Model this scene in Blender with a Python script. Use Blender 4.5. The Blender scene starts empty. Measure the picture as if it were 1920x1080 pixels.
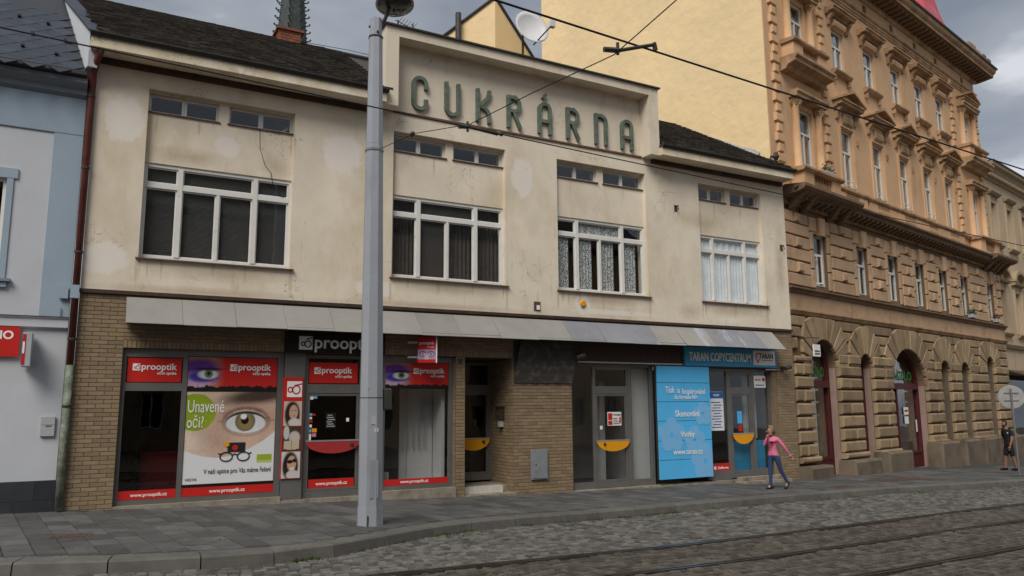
import bpy, bmesh, math, random
import numpy as np
from mathutils import Matrix, Vector
R = math.radians
random.seed(7)
rng = np.random.default_rng(7)
scene = bpy.context.scene
col = scene.collection

# ------------------------------------------------------------------ camera
cam_d = bpy.data.cameras.new('camera'); cam = bpy.data.objects.new('camera', cam_d); col.objects.link(cam)
cam.matrix_world = Matrix.Translation((0.26, -16.0, 1.78)) @ Matrix.Rotation(R(-28.72), 4, 'Z') @ Matrix.Rotation(R(98.70), 4, 'X') @ Matrix.Rotation(R(-0.39), 4, 'Z')
cam_d.sensor_width = 36; cam_d.lens = 27.0; cam_d.clip_end = 600; cam_d.clip_start = 0.1
scene.camera = cam

# ------------------------------------------------------------------ world, sun, exposure
SUN_EL, SUN_AZ = 47, 230          # the veiled sun stands behind the photographer's left shoulder
w = bpy.data.worlds.new('World'); scene.world = w; w.use_nodes = True
nt = w.node_tree; N = nt.nodes; L = nt.links
for n in list(N): N.remove(n)
out = N.new('ShaderNodeOutputWorld'); bg = N.new('ShaderNodeBackground'); L.new(bg.outputs[0], out.inputs[0])
sky = N.new('ShaderNodeTexSky'); sky.sky_type = 'NISHITA'; sky.sun_disc = False
sky.sun_elevation = R(SUN_EL); sky.sun_rotation = R(SUN_AZ); sky.dust_density = 3.0
tc = N.new('ShaderNodeTexCoord'); mp = N.new('ShaderNodeMapping'); mp.inputs['Scale'].default_value = (1.0, 1.0, 2.6)
mp.inputs['Location'].default_value = (7.7, 3.3, 1.4)
L.new(tc.outputs['Generated'], mp.inputs[0])
cn = N.new('ShaderNodeTexNoise'); cn.inputs['Scale'].default_value = 2.3; cn.inputs['Detail'].default_value = 7; cn.inputs['Roughness'].default_value = .5
L.new(mp.outputs[0], cn.inputs['Vector'])
cr = N.new('ShaderNodeValToRGB'); L.new(cn.outputs['Fac'], cr.inputs[0])
e = cr.color_ramp.elements
e[0].position = .38; e[0].color = (1.9, 2.15, 2.55, 1); e[1].position = .595; e[1].color = (6.2, 6.35, 6.6, 1)
mid = cr.color_ramp.elements.new(.53); mid.color = (3.2, 3.45, 3.8, 1)
mx = N.new('ShaderNodeMix'); mx.data_type = 'RGBA'; mx.inputs[0].default_value = .88
L.new(sky.outputs[0], mx.inputs[6]); L.new(cr.outputs[0], mx.inputs[7]); L.new(mx.outputs[2], bg.inputs[0])
bg.inputs[1].default_value = 0.062
sd = bpy.data.lights.new('sun', 'SUN'); so = bpy.data.objects.new('sun', sd); col.objects.link(so)
sd.energy = 1.5; sd.angle = R(32); sd.color = (1, .95, .87)
az = R(SUN_AZ); el = R(SUN_EL)
sdir = Vector((math.sin(az)*math.cos(el), math.cos(az)*math.cos(el), math.sin(el)))
so.rotation_euler = sdir.to_track_quat('Z', 'Y').to_euler()
so.location = sdir*60
vs = scene.view_settings; vs.view_transform = 'Standard'; vs.look = 'None'; vs.gamma = 1; vs.use_curve_mapping = False; vs.exposure = 0.95

# ------------------------------------------------------------------ materials
MATS = {}
def mat(name, c, rough=.8, var=.12, sc=2.0, bump=.15, bsc=40, metal=0., rnd=0., stain=None, bdist=.01, spec=.3):
    m = bpy.data.materials.new(name); m.use_nodes = True; MATS[name] = m
    nt = m.node_tree; N = nt.nodes; L = nt.links; b = N['Principled BSDF']
    b.inputs['Roughness'].default_value = rough; b.inputs['Metallic'].default_value = metal
    b.inputs['Specular IOR Level'].default_value = spec
    tc = N.new('ShaderNodeTexCoord'); co = tc.outputs['Object']
    n1 = N.new('ShaderNodeTexNoise'); n1.inputs['Scale'].default_value = sc; n1.inputs['Detail'].default_value = 6; n1.inputs['Roughness'].default_value = .62
    L.new(co, n1.inputs['Vector'])
    mr = N.new('ShaderNodeMapRange'); mr.inputs[1].default_value = .3; mr.inputs[2].default_value = .7
    mr.inputs[3].default_value = 1-var; mr.inputs[4].default_value = 1+var; L.new(n1.outputs['Fac'], mr.inputs[0])
    val = mr.outputs[0]
    if rnd:
        oi = N.new('ShaderNodeObjectInfo'); at = N.new('ShaderNodeAttribute'); at.attribute_name = 'tone'
        a = N.new('ShaderNodeMath'); a.operation = 'ADD'; L.new(oi.outputs['Random'], a.inputs[0]); L.new(at.outputs['Fac'], a.inputs[1])
        f = N.new('ShaderNodeMath'); f.operation = 'FRACT'; L.new(a.outputs[0], f.inputs[0])
        r = N.new('ShaderNodeMapRange'); r.inputs[3].default_value = 1-rnd; r.inputs[4].default_value = 1+rnd; L.new(f.outputs[0], r.inputs[0])
        k = N.new('ShaderNodeMath'); k.operation = 'MULTIPLY'; L.new(val, k.inputs[0]); L.new(r.outputs[0], k.inputs[1]); val = k.outputs[0]
    vm = N.new('ShaderNodeVectorMath'); vm.operation = 'SCALE'; vm.inputs[0].default_value = c; L.new(val, vm.inputs['Scale'])
    cur = vm.outputs[0]
    def mixin(fac, colr):
        nonlocal cur
        x = N.new('ShaderNodeMix'); x.data_type = 'RGBA'; L.new(fac, x.inputs[0]); L.new(cur, x.inputs[6]); x.inputs[7].default_value = (*colr, 1); cur = x.outputs[2]
    m['_'] = 0
    for st in ([stain] if isinstance(stain, tuple) else (stain or [])):      # (colour, lo, hi, scale, mapping scale)
        sc_, lo, hi, scl, ms = st
        mp = N.new('ShaderNodeMapping'); mp.inputs['Scale'].default_value = ms; mp.inputs['Location'].default_value = (scl*1.7, 3.1, scl); L.new(co, mp.inputs[0])
        n2 = N.new('ShaderNodeTexNoise'); n2.inputs['Scale'].default_value = scl; n2.inputs['Detail'].default_value = 7; n2.inputs['Roughness'].default_value = .65; L.new(mp.outputs[0], n2.inputs['Vector'])
        r = N.new('ShaderNodeMapRange'); r.inputs[1].default_value = lo; r.inputs[2].default_value = hi; r.inputs[4].default_value = .85; L.new(n2.outputs['Fac'], r.inputs[0])
        mixin(r.outputs[0], sc_)
    m['_'] = 1
    L.new(cur, b.inputs['Base Color'])
    if bump:
        n3 = N.new('ShaderNodeTexNoise'); n3.inputs['Scale'].default_value = bsc; n3.inputs['Detail'].default_value = 5; L.new(co, n3.inputs['Vector'])
        bu = N.new('ShaderNodeBump'); bu.inputs['Strength'].default_value = bump; bu.inputs['Distance'].default_value = bdist
        L.new(n3.outputs['Fac'], bu.inputs['Height']); L.new(bu.outputs[0], b.inputs['Normal'])
    return m
def patches(m, items, colr, soft=.35, amount=.8):
    """pale repair patches and drip marks: ellipses (x, z, rx, rz) with ragged edges in object space"""
    nt = m.node_tree; N = nt.nodes; L = nt.links; b = N['Principled BSDF']
    src = b.inputs['Base Color'].links[0].from_socket
    tc = N.new('ShaderNodeTexCoord'); nz = N.new('ShaderNodeTexNoise'); nz.inputs['Scale'].default_value = 4.2; nz.inputs['Detail'].default_value = 9; nz.inputs['Roughness'].default_value = .78
    L.new(tc.outputs['Object'], nz.inputs['Vector'])
    tot = None
    for (x, z, rx, rz) in items:
        mp = N.new('ShaderNodeMapping'); mp.vector_type = 'POINT'
        mp.inputs['Location'].default_value = (-x/rx, 0, -z/rz); mp.inputs['Scale'].default_value = (1/rx, 0, 1/rz)
        L.new(tc.outputs['Object'], mp.inputs[0])
        ln = N.new('ShaderNodeVectorMath'); ln.operation = 'LENGTH'; L.new(mp.outputs[0], ln.inputs[0])
        ad = N.new('ShaderNodeMath'); ad.operation = 'MULTIPLY_ADD'; L.new(nz.outputs['Fac'], ad.inputs[0]); ad.inputs[1].default_value = 1.5; L.new(ln.outputs['Value'], ad.inputs[2])
        r = N.new('ShaderNodeMapRange'); r.inputs[1].default_value = 1.75; r.inputs[2].default_value = 1.75-soft; r.inputs[3].default_value = 0; r.inputs[4].default_value = amount
        L.new(ad.outputs[0], r.inputs[0])
        if tot is None: tot = r.outputs[0]
        else:
            mm = N.new('ShaderNodeMath'); mm.operation = 'MAXIMUM'; L.new(tot, mm.inputs[0]); L.new(r.outputs[0], mm.inputs[1]); tot = mm.outputs[0]
    x = N.new('ShaderNodeMix'); x.data_type = 'RGBA'; L.new(tot, x.inputs[0]); L.new(src, x.inputs[6]); x.inputs[7].default_value = (*colr, 1)
    L.new(x.outputs[2], b.inputs['Base Color'])
def cracks(m, colr, scale=1.1, wid=.0035, amount=.7):
    nt = m.node_tree; N = nt.nodes; L = nt.links; b = N['Principled BSDF']; src = b.inputs['Base Color'].links[0].from_socket
    tc = N.new('ShaderNodeTexCoord'); n = N.new('ShaderNodeTexNoise'); n.inputs['Scale'].default_value = scale; n.inputs['Detail'].default_value = 5; n.inputs['Roughness'].default_value = .55
    k = N.new('ShaderNodeTexNoise'); k.inputs['Scale'].default_value = .7; L.new(tc.outputs['Object'], n.inputs['Vector']); L.new(tc.outputs['Object'], k.inputs['Vector'])
    s = N.new('ShaderNodeMath'); s.operation = 'SUBTRACT'; s.inputs[1].default_value = .5; L.new(n.outputs['Fac'], s.inputs[0])
    a = N.new('ShaderNodeMath'); a.operation = 'ABSOLUTE'; L.new(s.outputs[0], a.inputs[0])
    r = N.new('ShaderNodeMapRange'); r.inputs[1].default_value = wid; r.inputs[2].default_value = wid*.3; r.inputs[3].default_value = 0; r.inputs[4].default_value = amount; L.new(a.outputs[0], r.inputs[0])
    q = N.new('ShaderNodeMapRange'); q.inputs[1].default_value = .52; q.inputs[2].default_value = .60; L.new(k.outputs['Fac'], q.inputs[0])
    z = N.new('ShaderNodeMath'); z.operation = 'MULTIPLY'; L.new(r.outputs[0], z.inputs[0]); L.new(q.outputs[0], z.inputs[1])
    x = N.new('ShaderNodeMix'); x.data_type = 'RGBA'; L.new(z.outputs[0], x.inputs[0]); L.new(src, x.inputs[6]); x.inputs[7].default_value = (*colr, 1); L.new(x.outputs[2], b.inputs['Base Color'])
def glassmat(name, tint=(.8, .84, .84), ior=1.55, rough=.01):
    m = bpy.data.materials.new(name); m.use_nodes = True; MATS[name] = m
    nt = m.node_tree; N = nt.nodes; L = nt.links; N.remove(N['Principled BSDF'])
    o = N['Material Output']; t = N.new('ShaderNodeBsdfTransparent'); t.inputs[0].default_value = (*tint, 1)
    g = N.new('ShaderNodeBsdfGlossy'); g.inputs['Roughness'].default_value = rough; g.inputs[0].default_value = (.95, .97, 1, 1)
    f = N.new('ShaderNodeFresnel'); ge = N.new('ShaderNodeNewGeometry'); ir = N.new('ShaderNodeMapRange')      # same reflectance from either side of the thin pane
    ir.inputs[3].default_value = ior; ir.inputs[4].default_value = 1/ior; L.new(ge.outputs['Backfacing'], ir.inputs[0]); L.new(ir.outputs[0], f.inputs[0])
    n = N.new('ShaderNodeTexNoise'); n.inputs['Scale'].default_value = 1.3
    tc = N.new('ShaderNodeTexCoord'); L.new(tc.outputs['Object'], n.inputs['Vector'])
    bu = N.new('ShaderNodeBump'); bu.inputs['Strength'].default_value = .04; bu.inputs['Distance'].default_value = .05; L.new(n.outputs['Fac'], bu.inputs['Height']); L.new(bu.outputs[0], g.inputs['Normal'])
    x = N.new('ShaderNodeMixShader'); L.new(f.outputs[0], x.inputs[0]); L.new(t.outputs[0], x.inputs[1]); L.new(g.outputs[0], x.inputs[2]); L.new(x.outputs[0], o.inputs[0])
    return m
def printmat(name='print'):
    m = bpy.data.materials.new(name); m.use_nodes = True; MATS[name] = m
    nt = m.node_tree; N = nt.nodes; b = N['Principled BSDF']; b.inputs['Roughness'].default_value = .45; b.inputs['Specular IOR Level'].default_value = .3
    a = N.new('ShaderNodeAttribute'); a.attribute_name = 'ink'; nt.links.new(a.outputs['Color'], b.inputs['Base Color'])
    return m
W3 = (1, 1, 1)
mat('plaster', (.72, .64, .52), .92, .10, .9, .25, 26, stain=[((.55, .45, .31), .52, .76, .8, (1, 1, .5)), ((.74, .67, .55), .56, .78, .7, W3), ((.32, .23, .14), .63, .85, 5, (1, 1, .16))])
patches(MATS['plaster'], [(.52, 7.30, .40, .52), (2.42, 7.08, .26, .24), (4.80, 7.28, .50, .48), (9.35, 7.35, .34, .55), (.30, 4.55, .5, .32), (11.05, 4.30, .25, .30), (12.0, 4.13, 1.5, .07), (16.0, 4.12, .5, .08), (5.6, 4.35, .5, .22)], (.78, .735, .69), .2, .7)
patches(MATS['plaster'], [(2.4, 4.40, 1.7, .20), (7.5, 4.42, 1.5, .16), (11.8, 4.42, 1.4, .14), (16.3, 4.40, 1.5, .22), (2.0, 4.02, 2.4, .12), (7.0, 4.02, 3.0, .10), (14.6, 4.3, .5, .3), (15.2, 6.9, 1.2, .35), (18.2, 5.9, .28, 1.3), (1.7, 6.75, .9, .22), (3.4, 6.8, .4, .35)], (.42, .33, .22), .9, .6)
mat('plaster_attic', (.68, .60, .485), .92, .09, .9, .25, 26, stain=[((.42, .33, .22), .55, .8, 1.3, (1, 1, .5)), ((.33, .25, .16), .66, .86, 6, (1, 1, .14))])
mat('plaster_eave', (.64, .55, .41), .9, .15, 1.5, .2, 26, stain=[((.72, .68, .60), .55, .66, .8, W3), ((.36, .26, .15), .56, .75, 2.2, W3)])
_r = random.Random(12)
_d = []
for (a_, b2) in ((.92, 3.76), (5.98, 8.86), (10.35, 13.18), (15.08, 17.53)):
    for k_ in range(5): _d.append((_r.uniform(a_, b2), 4.60-_r.uniform(.05, .18), _r.uniform(.02, .05), _r.uniform(.15, .34)))
    for k_ in range(3): _d.append((_r.uniform(a_, b2), 7.50-_r.uniform(.05, .2), _r.uniform(.015, .04), _r.uniform(.2, .45)))
    _d.append((a_-.02, 4.4, .04, .4)); _d.append((b2+.03, 4.4, .05, .45))
patches(MATS['plaster'], _d, (.38, .29, .19), .5, .42)
cracks(MATS['plaster'], (.22, .16, .10)); cracks(MATS['plaster_attic'], (.24, .18, .12)); cracks(MATS['plaster_eave'], (.18, .12, .07), 1.6, .006, .9)
mat('brown_board', (.055, .034, .025), .7, .3, 4, .1, 30)
mat('letter_green', (.115, .145, .115), .6, .35, 6, .1, 60, stain=((.19, .22, .18), .5, .75, 9, W3))
mat('white_paint', (.68, .67, .64), .5, .06, 3, .05, 30, stain=((.42, .38, .31), .62, .8, 5, W3))
mat('brown_sill', (.13, .075, .05), .6, .3, 4, .1, 30)
mat('room_dark', (.045, .042, .040), .9, .1, 2, 0)
mat('room_pale', (.55, .55, .54), .9, .05, 2, 0)
mat('room_floor', (.12, .11, .10), .5, .1, 2, 0)
mat('blind', (.10, .095, .095), .7, .15, 5, 0)
mat('curtain_sheer', (.86, .87, .90), .9, .12, 3, 0)
mat('curtain_dark', (.075, .07, .072), .9, .3, 6, 0)
# lace: pale leaf pattern on grey
m = mat('curtain_lace', (.20, .20, .205), .9, .2, 6, 0)
nt = m.node_tree; N = nt.nodes; L = nt.links; b = N['Principled BSDF']; src = b.inputs['Base Color'].links[0].from_socket
tc = N.new('ShaderNodeTexCoord'); v = N.new('ShaderNodeTexVoronoi'); v.inputs['Scale'].default_value = 30; mp = N.new('ShaderNodeMapping'); mp.inputs['Rotation'].default_value = (0, R(35), 0); mp.inputs['Scale'].default_value = (1.6, .2, .7)
L.new(tc.outputs['Object'], mp.inputs[0]); L.new(mp.outputs[0], v.inputs['Vector'])
r = N.new('ShaderNodeMapRange'); r.inputs[1].default_value = .56; r.inputs[2].default_value = .42; L.new(v.outputs['Distance'], r.inputs[0])
x = N.new('ShaderNodeMix'); x.data_type = 'RGBA'; L.new(r.outputs[0], x.inputs[0]); L.new(src, x.inputs[6]); x.inputs[7].default_value = (.80, .80, .81, 1); L.new(x.outputs[2], b.inputs['Base Color'])
glassmat('glass', (.93, .95, .95)); glassmat('glass_dark', (.62, .62, .62)); glassmat('glass_shop', (.94, .95, .95))
mat('brick', (.245, .178, .108), .55, .08, 9, .1, 60, rnd=.16, stain=((.16, .115, .07), .60, .8, 2.2, W3), spec=.45)
mat('mortar', (.20, .148, .095), .95, .2, 8, .2, 60)
mat('canopy_sheet', (.275, .265, .245), .55, .10, 1.2, .05, 20, rnd=.10, stain=[((.27, .25, .22), .52, .75, 2.2, (1, 1, .5)), ((.40, .45, .53), .62, .70, 1.0, (1, .3, .2))])
mat('canopy_sheet_blue', (.225, .228, .25), .5, .12, 1.2, .05, 20, stain=((.42, .46, .52), .56, .70, 1.6, (2.2, 1, .2)))
mat('dark_metal', (.045, .042, .04), .5, .2, 4, .05, 30)
mat('alu_frame', (.17, .165, .16), .42, .10, 3, .04, 40, metal=.35)
mat('alu_light', (.50, .50, .49), .35, .08, 3, .03, 40, metal=.6)
mat('concrete_sill', (.27, .235, .185), .9, .25, 3, .4, 25, stain=((.10, .08, .06), .5, .72, 3, W3))
mat('tile_white', (.55, .53, .47), .35, .08, 6, .05, 30, rnd=.06)
mat('slate_tile', (.062, .053, .044), .85, .25, 5, .3, 40, rnd=.5, stain=((.20, .18, .15), .64, .76, 3, W3))
mat('slate_blue', (.034, .043, .060), .55, .15, 4, .1, 40, rnd=.18)
mat('lead_grey', (.30, .30, .30), .55, .2, 4, .1, 30)
mat('chimney_brick', (.23, .085, .05), .9, .2, 6, .3, 40, rnd=.2)
mat('sign_black', (.012, .011, .011), .35, .1, 4, 0)
mat('sign_white', (.82, .82, .80), .45, .03, 4, 0)
mat('sign_red', (.52, .022, .018), .4, .04, 4, 0)
mat('sign_blue', (.09, .46, .84), .42, .05, 2, 0)
mat('sign_teal', (.035, .30, .54), .42, .05, 2, 0)
mat('guard_yellow', (.75, .32, .01), .4, .05, 4, 0)
mat('guard_red', (.36, .035, .04), .4, .05, 4, 0)
mat('poster_white', (.78, .78, .78), .5, .03, 4, 0)
mat('print_dark', (.02, .02, .025), .5, .05, 4, 0)
mat('print_blue', (.03, .12, .42), .5, .05, 4, 0)
mat('lilac', (.19, .47, .78), .45, .05, 3, 0)
mat('pole_grey', (.34, .36, .40), .42, .07, 1.5, .03, 60, metal=.25, stain=[((.23, .23, .24), .54, .78, 2, (1, 1, .2)), ((.16, .145, .125), .66, .72, 9, (1, 1, .4))])
mat('lamp_dark', (.05, .05, .045), .3, .2, 4, 0, spec=.5)
mat('lamp_glass', (.025, .025, .022), .08, .3, 5, 0, spec=.6)
mat('wire_black', (.015, .015, .016), .6, .1, 4, 0)
mat('steel', (.30, .30, .31), .4, .1, 4, .05, 40, metal=.7)
mat('rail_steel', (.17, .155, .14), .30, .35, 5, .1, 40, metal=.8)
mat('slab', (.090, .089, .087), .82, .22, 3, .3, 60, rnd=.30, stain=[((.035, .034, .032), .66, .70, 13, W3), ((.055, .053, .05), .54, .75, 1.7, W3), ((.135, .125, .108), .60, .8, 2.5, W3)])
mat('joint', (.055, .052, .046), .95, .25, 6, .4, 40, stain=((.05, .065, .025), .58, .7, 2, W3))
mat('kerb', (.115, .108, .098), .85, .18, 4, .4, 50, rnd=.14, stain=((.085, .08, .075), .55, .75, 3, W3))
mat('sett_brown', (.088, .077, .063), .66, .25, 7, .5, 40, rnd=.40, stain=((.055, .046, .036), .55, .75, 1.2, W3))
mat('sett', (.122, .117, .107), .66, .25, 7, .5, 40, rnd=.44, stain=((.085, .075, .062), .55, .75, 1.2, W3))
mat('road_far', (.085, .068, .048), .85, .25, 9, .5, 30, stain=((.08, .07, .06), .5, .75, 1.2, W3))
mat('iron_brown', (.095, .06, .045), .6, .25, 6, .3, 60)
mat('grass', (.055, .085, .022), .8, .3, 8, 0, rnd=.3)
mat('leaf', (.05, .085, .03), .7, .3, 8, 0)
mat('flower_red', (.45, .03, .03), .7, .2, 8, 0)
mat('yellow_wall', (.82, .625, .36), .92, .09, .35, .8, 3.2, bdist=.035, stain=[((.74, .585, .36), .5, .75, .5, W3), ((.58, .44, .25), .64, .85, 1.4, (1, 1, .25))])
mat('yellow_wall_shaded', (.72, .54, .29), .92, .07, .5, .3, 12)  # darker copy of the yellow plaster; the right face's shade is in its colour
mat('orange_plaster', (.62, .395, .225), .9, .09, .8, .2, 20, rnd=.04, stain=[((.38, .235, .13), .54, .8, 1.3, (1, 1, .35)), ((.63, .42, .27), .58, .8, .8, W3)])
mat('orange_trim', (.43, .28, .16), .9, .14, 2, .25, 20, stain=[((.15, .095, .055), .45, .70, 1.8, (1, 1, .6))])
mat('tan_stone', (.50, .335, .21), .9, .14, 1.6, .35, 24, rnd=.14, stain=[((.20, .13, .08), .54, .80, 2.0, (1, 1, .6))])
mat('brown_stone', (.30, .217, .13), .9, .16, 1.6, .5, 18, rnd=.22, stain=[((.13, .085, .05), .50, .76, 2.0, (1, 1, .6))])
mat('stone_joint', (.17, .115, .068), .95, .2, 3, .4, 20)
mat('stone_plinth', (.15, .118, .086), .9, .2, 2, .4, 20, rnd=.12, stain=((.075, .06, .045), .48, .70, 1.6, (1, 1, .6)))
mat('cornice_dark', (.185, .122, .075), .9, .25, 2, .3, 20)
mat('wine_wood', (.085, .016, .018), .5, .15, 3, .05, 30)
mat('green_neon', (.02, .19, .035), .5, .05, 4, 0)
mat('red_roof', (.50, .075, .095), .5, .12, 1.5, .05, 10, stain=((.42, .17, .19), .5, .75, .8, W3))
mat('beige_house', (.47, .365, .25), .9, .08, .8, .2, 20, stain=((.30, .235, .14), .56, .8, 1.4, (1, 1, .4)))
mat('beige_trim', (.32, .255, .155), .9, .12, 2, .2, 20)
mat('white_house', (.50, .52, .56), .9, .06, 1, .2, 30, stain=((.42, .44, .48), .55, .8, 1.2, (1, 1, .3)))
mat('blue_house', (.30, .375, .45), .9, .05, 1, .12, 30)
mat('grey_cornice', (.20, .235, .28), .85, .08, 2, .1, 30)
mat('plinth_slate', (.035, .038, .046), .5, .15, 5, .1, 40, rnd=.2)
mat('pipe_red', (.115, .033, .024), .5, .3, 3, .1, 30, stain=((.04, .015, .012), .5, .7, 4, W3))
mat('pipe_green', (.16, .19, .14), .6, .4, 6, .1, 30, stain=((.30, .31, .25), .5, .62, 7, W3))
mat('box_grey', (.40, .41, .43), .5, .06, 4, .05, 40)
mat('meter_grey', (.22, .24, .26), .55, .12, 6, .1, 40, stain=((.14, .13, .12), .58, .75, 6, W3))
mat('foil_dark', (.052, .047, .042), .7, .2, 2, .5, 14, stain=((.105, .098, .09), .52, .64, 5, W3))
mat('ribbed_brown', (.070, .043, .034), .6, .12, 4, .05, 30)
mat('spire_copper', (.040, .050, .049), .6, .35, 2.5, .3, 10, stain=((.20, .25, .22), .62, .72, 3, W3))
mat('mauve_lining', (.30, .205, .175), .85, .12, 2, .15, 20)
mat('dish_white', (.62, .62, .62), .45, .05, 3, 0)
mat('skin', (.42, .22, .15), .6, .05, 8, 0)
mat('skin_tan', (.27, .14, .09), .6, .08, 8, 0)
mat('pink_knit', (.62, .16, .27), .9, .08, 14, .1, 90)
mat('denim', (.030, .055, .125), .85, .2, 12, .1, 90)
mat('black_cloth', (.014, .015, .02), .85, .2, 12, .1, 90)
mat('hair_blond', (.20, .145, .09), .6, .3, 30, .2, 90)
mat('hair_dark', (.018, .013, .010), .6, .2, 30, .2, 90)
mat('shoe_black', (.010, .010, .011), .3, .1, 5, 0)
mat('print_pink', (.5, .2, .35), .5, .3, 5, 0)
printmat()

# ------------------------------------------------------------------ mesh helpers
class MB:
    def __init__(s): s.v = []; s.f = []; s.t = []
    def add(s, vs, fs, tone=0.):
        o = len(s.v); s.v += [tuple(p) for p in vs]; s.f += [tuple(i+o for i in f) for f in fs]; s.t += [tone]*len(fs); return s
    def box(s, x0, x1, y0, y1, z0, z1, tone=0.):
        if x1 < x0: x0, x1 = x1, x0
        if y1 < y0: y0, y1 = y1, y0
        if z1 < z0: z0, z1 = z1, z0
        return s.add([(x0,y0,z0),(x1,y0,z0),(x1,y1,z0),(x0,y1,z0),(x0,y0,z1),(x1,y0,z1),(x1,y1,z1),(x0,y1,z1)],
                     [(0,3,2,1),(4,5,6,7),(0,1,5,4),(1,2,6,5),(2,3,7,6),(3,0,4,7)], tone)
    def cham(s, x0, x1, y0, y1, z0, z1, c=.01, tone=0.):
        """block whose front face (towards -y) is chamfered; 12 faces"""
        return s.add([(x0,y0+c,z0),(x1,y0+c,z0),(x1,y1,z0),(x0,y1,z0),(x0,y0+c,z1),(x1,y0+c,z1),(x1,y1,z1),(x0,y1,z1),
                      (x0+c,y0,z0+c),(x1-c,y0,z0+c),(x1-c,y0,z1-c),(x0+c,y0,z1-c)],
                     [(0,3,2,1),(4,5,6,7),(1,2,6,5),(2,3,7,6),(3,0,4,7),(8,9,10,11),(0,1,9,8),(1,5,10,9),(5,4,11,10),(4,0,8,11)], tone)
    def prism(s, poly, y0, y1, tone=0.):
        """polygon in x-z (counter-clockwise seen from -y), extruded from y0 (front) to y1"""
        n = len(poly)
        vs = [(p[0], y0, p[1]) for p in poly]+[(p[0], y1, p[1]) for p in poly]
        fs = [tuple(range(n)), tuple(range(2*n-1, n-1, -1))]+[(i, i+n, (i+1) % n+n, (i+1) % n) for i in range(n)]
        return s.add(vs, fs, tone)
    def profile(s, pts, x0, x1, tone=0.):
        """closed y-z profile swept along x"""
        n = len(pts)
        vs = [(x0, p[0], p[1]) for p in pts]+[(x1, p[0], p[1]) for p in pts]
        fs = [tuple(range(n)), tuple(range(2*n-1, n-1, -1))]+[(i, i+n, (i+1) % n+n, (i+1) % n) for i in range(n)]
        return s.add(vs, fs, tone)
    def tube(s, path, r, n=8, tone=0.):
        path = [Vector(p) for p in path]; m = len(path); rs = r if isinstance(r, (list, tuple)) else [r]*m
        vs = []; fs = []
        for i, p in enumerate(path):
            d = (path[min(i+1, m-1)]-path[max(i-1, 0)]).normalized()
            a = d.cross(Vector((0, 0, 1))) if abs(d.z) < .95 else d.cross(Vector((0, 1, 0)))
            a.normalize(); b = d.cross(a)
            for k in range(n):
                t = 2*math.pi*k/n; vs.append(p+(a*math.cos(t)+b*math.sin(t))*rs[i])
        for i in range(m-1):
            for k in range(n): fs.append((i*n+k, i*n+(k+1) % n, (i+1)*n+(k+1) % n, (i+1)*n+k))
        fs += [tuple(range(n-1, -1, -1)), tuple(range((m-1)*n, m*n))]
        return s.add(vs, fs, tone)
    def lathe(s, prof, c=(0, 0, 0), n=12, tone=0., rot=0.):
        vs = []; fs = []
        for r, z in prof:
            for k in range(n):
                t = 2*math.pi*k/n+rot; vs.append((c[0]+r*math.cos(t), c[1]+r*math.sin(t), c[2]+z))
        m = len(prof)
        for i in range(m-1):
            for k in range(n): fs.append((i*n+k, i*n+(k+1) % n, (i+1)*n+(k+1) % n, (i+1)*n+k))
        fs += [tuple(range(n-1, -1, -1)), tuple(range((m-1)*n, m*n))]
        return s.add(vs, fs, tone)
    def stroke(s, path, wd, y0, y1, tone=0.):
        """flat letter stroke of width wd along an x-z path, extruded y0..y1"""
        p = [Vector((a, b)) for a, b in path]; m = len(p); Ls = []; Rs = []
        for i in range(m):
            d0 = (p[i]-p[i-1]).normalized() if i else None; d1 = (p[i+1]-p[i]).normalized() if i < m-1 else None
            d = ((d0 or d1)+(d1 or d0)).normalized(); nn = Vector((-d.y, d.x))
            k = 1.0 if (d0 is None or d1 is None) else min(1.6, 1/max(.4, nn.dot(Vector((-d0.y, d0.x)))))
            Ls.append(p[i]+nn*wd/2*k); Rs.append(p[i]-nn*wd/2*k)
        vs = [(q.x, y0, q.y) for q in Ls+Rs]+[(q.x, y1, q.y) for q in Ls+Rs]; fs = []
        for i in range(m-1):
            fs += [(i, m+i, m+i+1, i+1), (2*m+i, 2*m+i+1, 3*m+i+1, 3*m+i), (i, i+1, 2*m+i+1, 2*m+i), (m+i, 3*m+i, 3*m+i+1, m+i+1)]
        fs += [(0, 2*m, 3*m, m), (m-1, 2*m-1, 4*m-1, 3*m-1)]
        return s.add(vs, fs, tone)
    def build(s, name, material, parent=None, smooth=False, bevel=0., loc=None):
        me = bpy.data.meshes.new(name); me.from_pydata(s.v, [], s.f)
        if bevel:
            bm = bmesh.new(); bm.from_mesh(me); bmesh.ops.remove_doubles(bm, verts=bm.verts, dist=1e-5)
            bmesh.ops.bevel(bm, geom=[e for e in bm.edges if e.is_manifold and e.calc_face_angle(0) > .5], offset=bevel, segments=1, affect='EDGES', clamp_overlap=True)
            bm.to_mesh(me); bm.free()
        elif any(s.t):
            a = me.attributes.new('tone', 'FLOAT', 'FACE'); a.data.foreach_set('value', s.t)
        bm = bmesh.new(); bm.from_mesh(me); bmesh.ops.recalc_face_normals(bm, faces=bm.faces); bm.to_mesh(me); bm.free()
        if smooth:
            me.polygons.foreach_set('use_smooth', [True]*len(me.polygons))
        me.materials.append(MATS[material] if isinstance(material, str) else material)
        o = bpy.data.objects.new(name, me); col.objects.link(o)
        if parent: o.parent = parent
        if loc: o.location = loc
        return o
def tag(o, label=None, cat=None, group=None, kind=None):
    if label: o['label'] = label
    if cat: o['category'] = cat
    if group: o['group'] = group
    if kind: o['kind'] = kind
    return o
def thing(name, label, cat, loc=(0, 0, 0), rz=0., group=None):
    o = bpy.data.objects.new(name, None); col.objects.link(o); o.location = loc; o.rotation_euler = (0, 0, rz); o.empty_display_size = .2
    return tag(o, label, cat, group)
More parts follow.
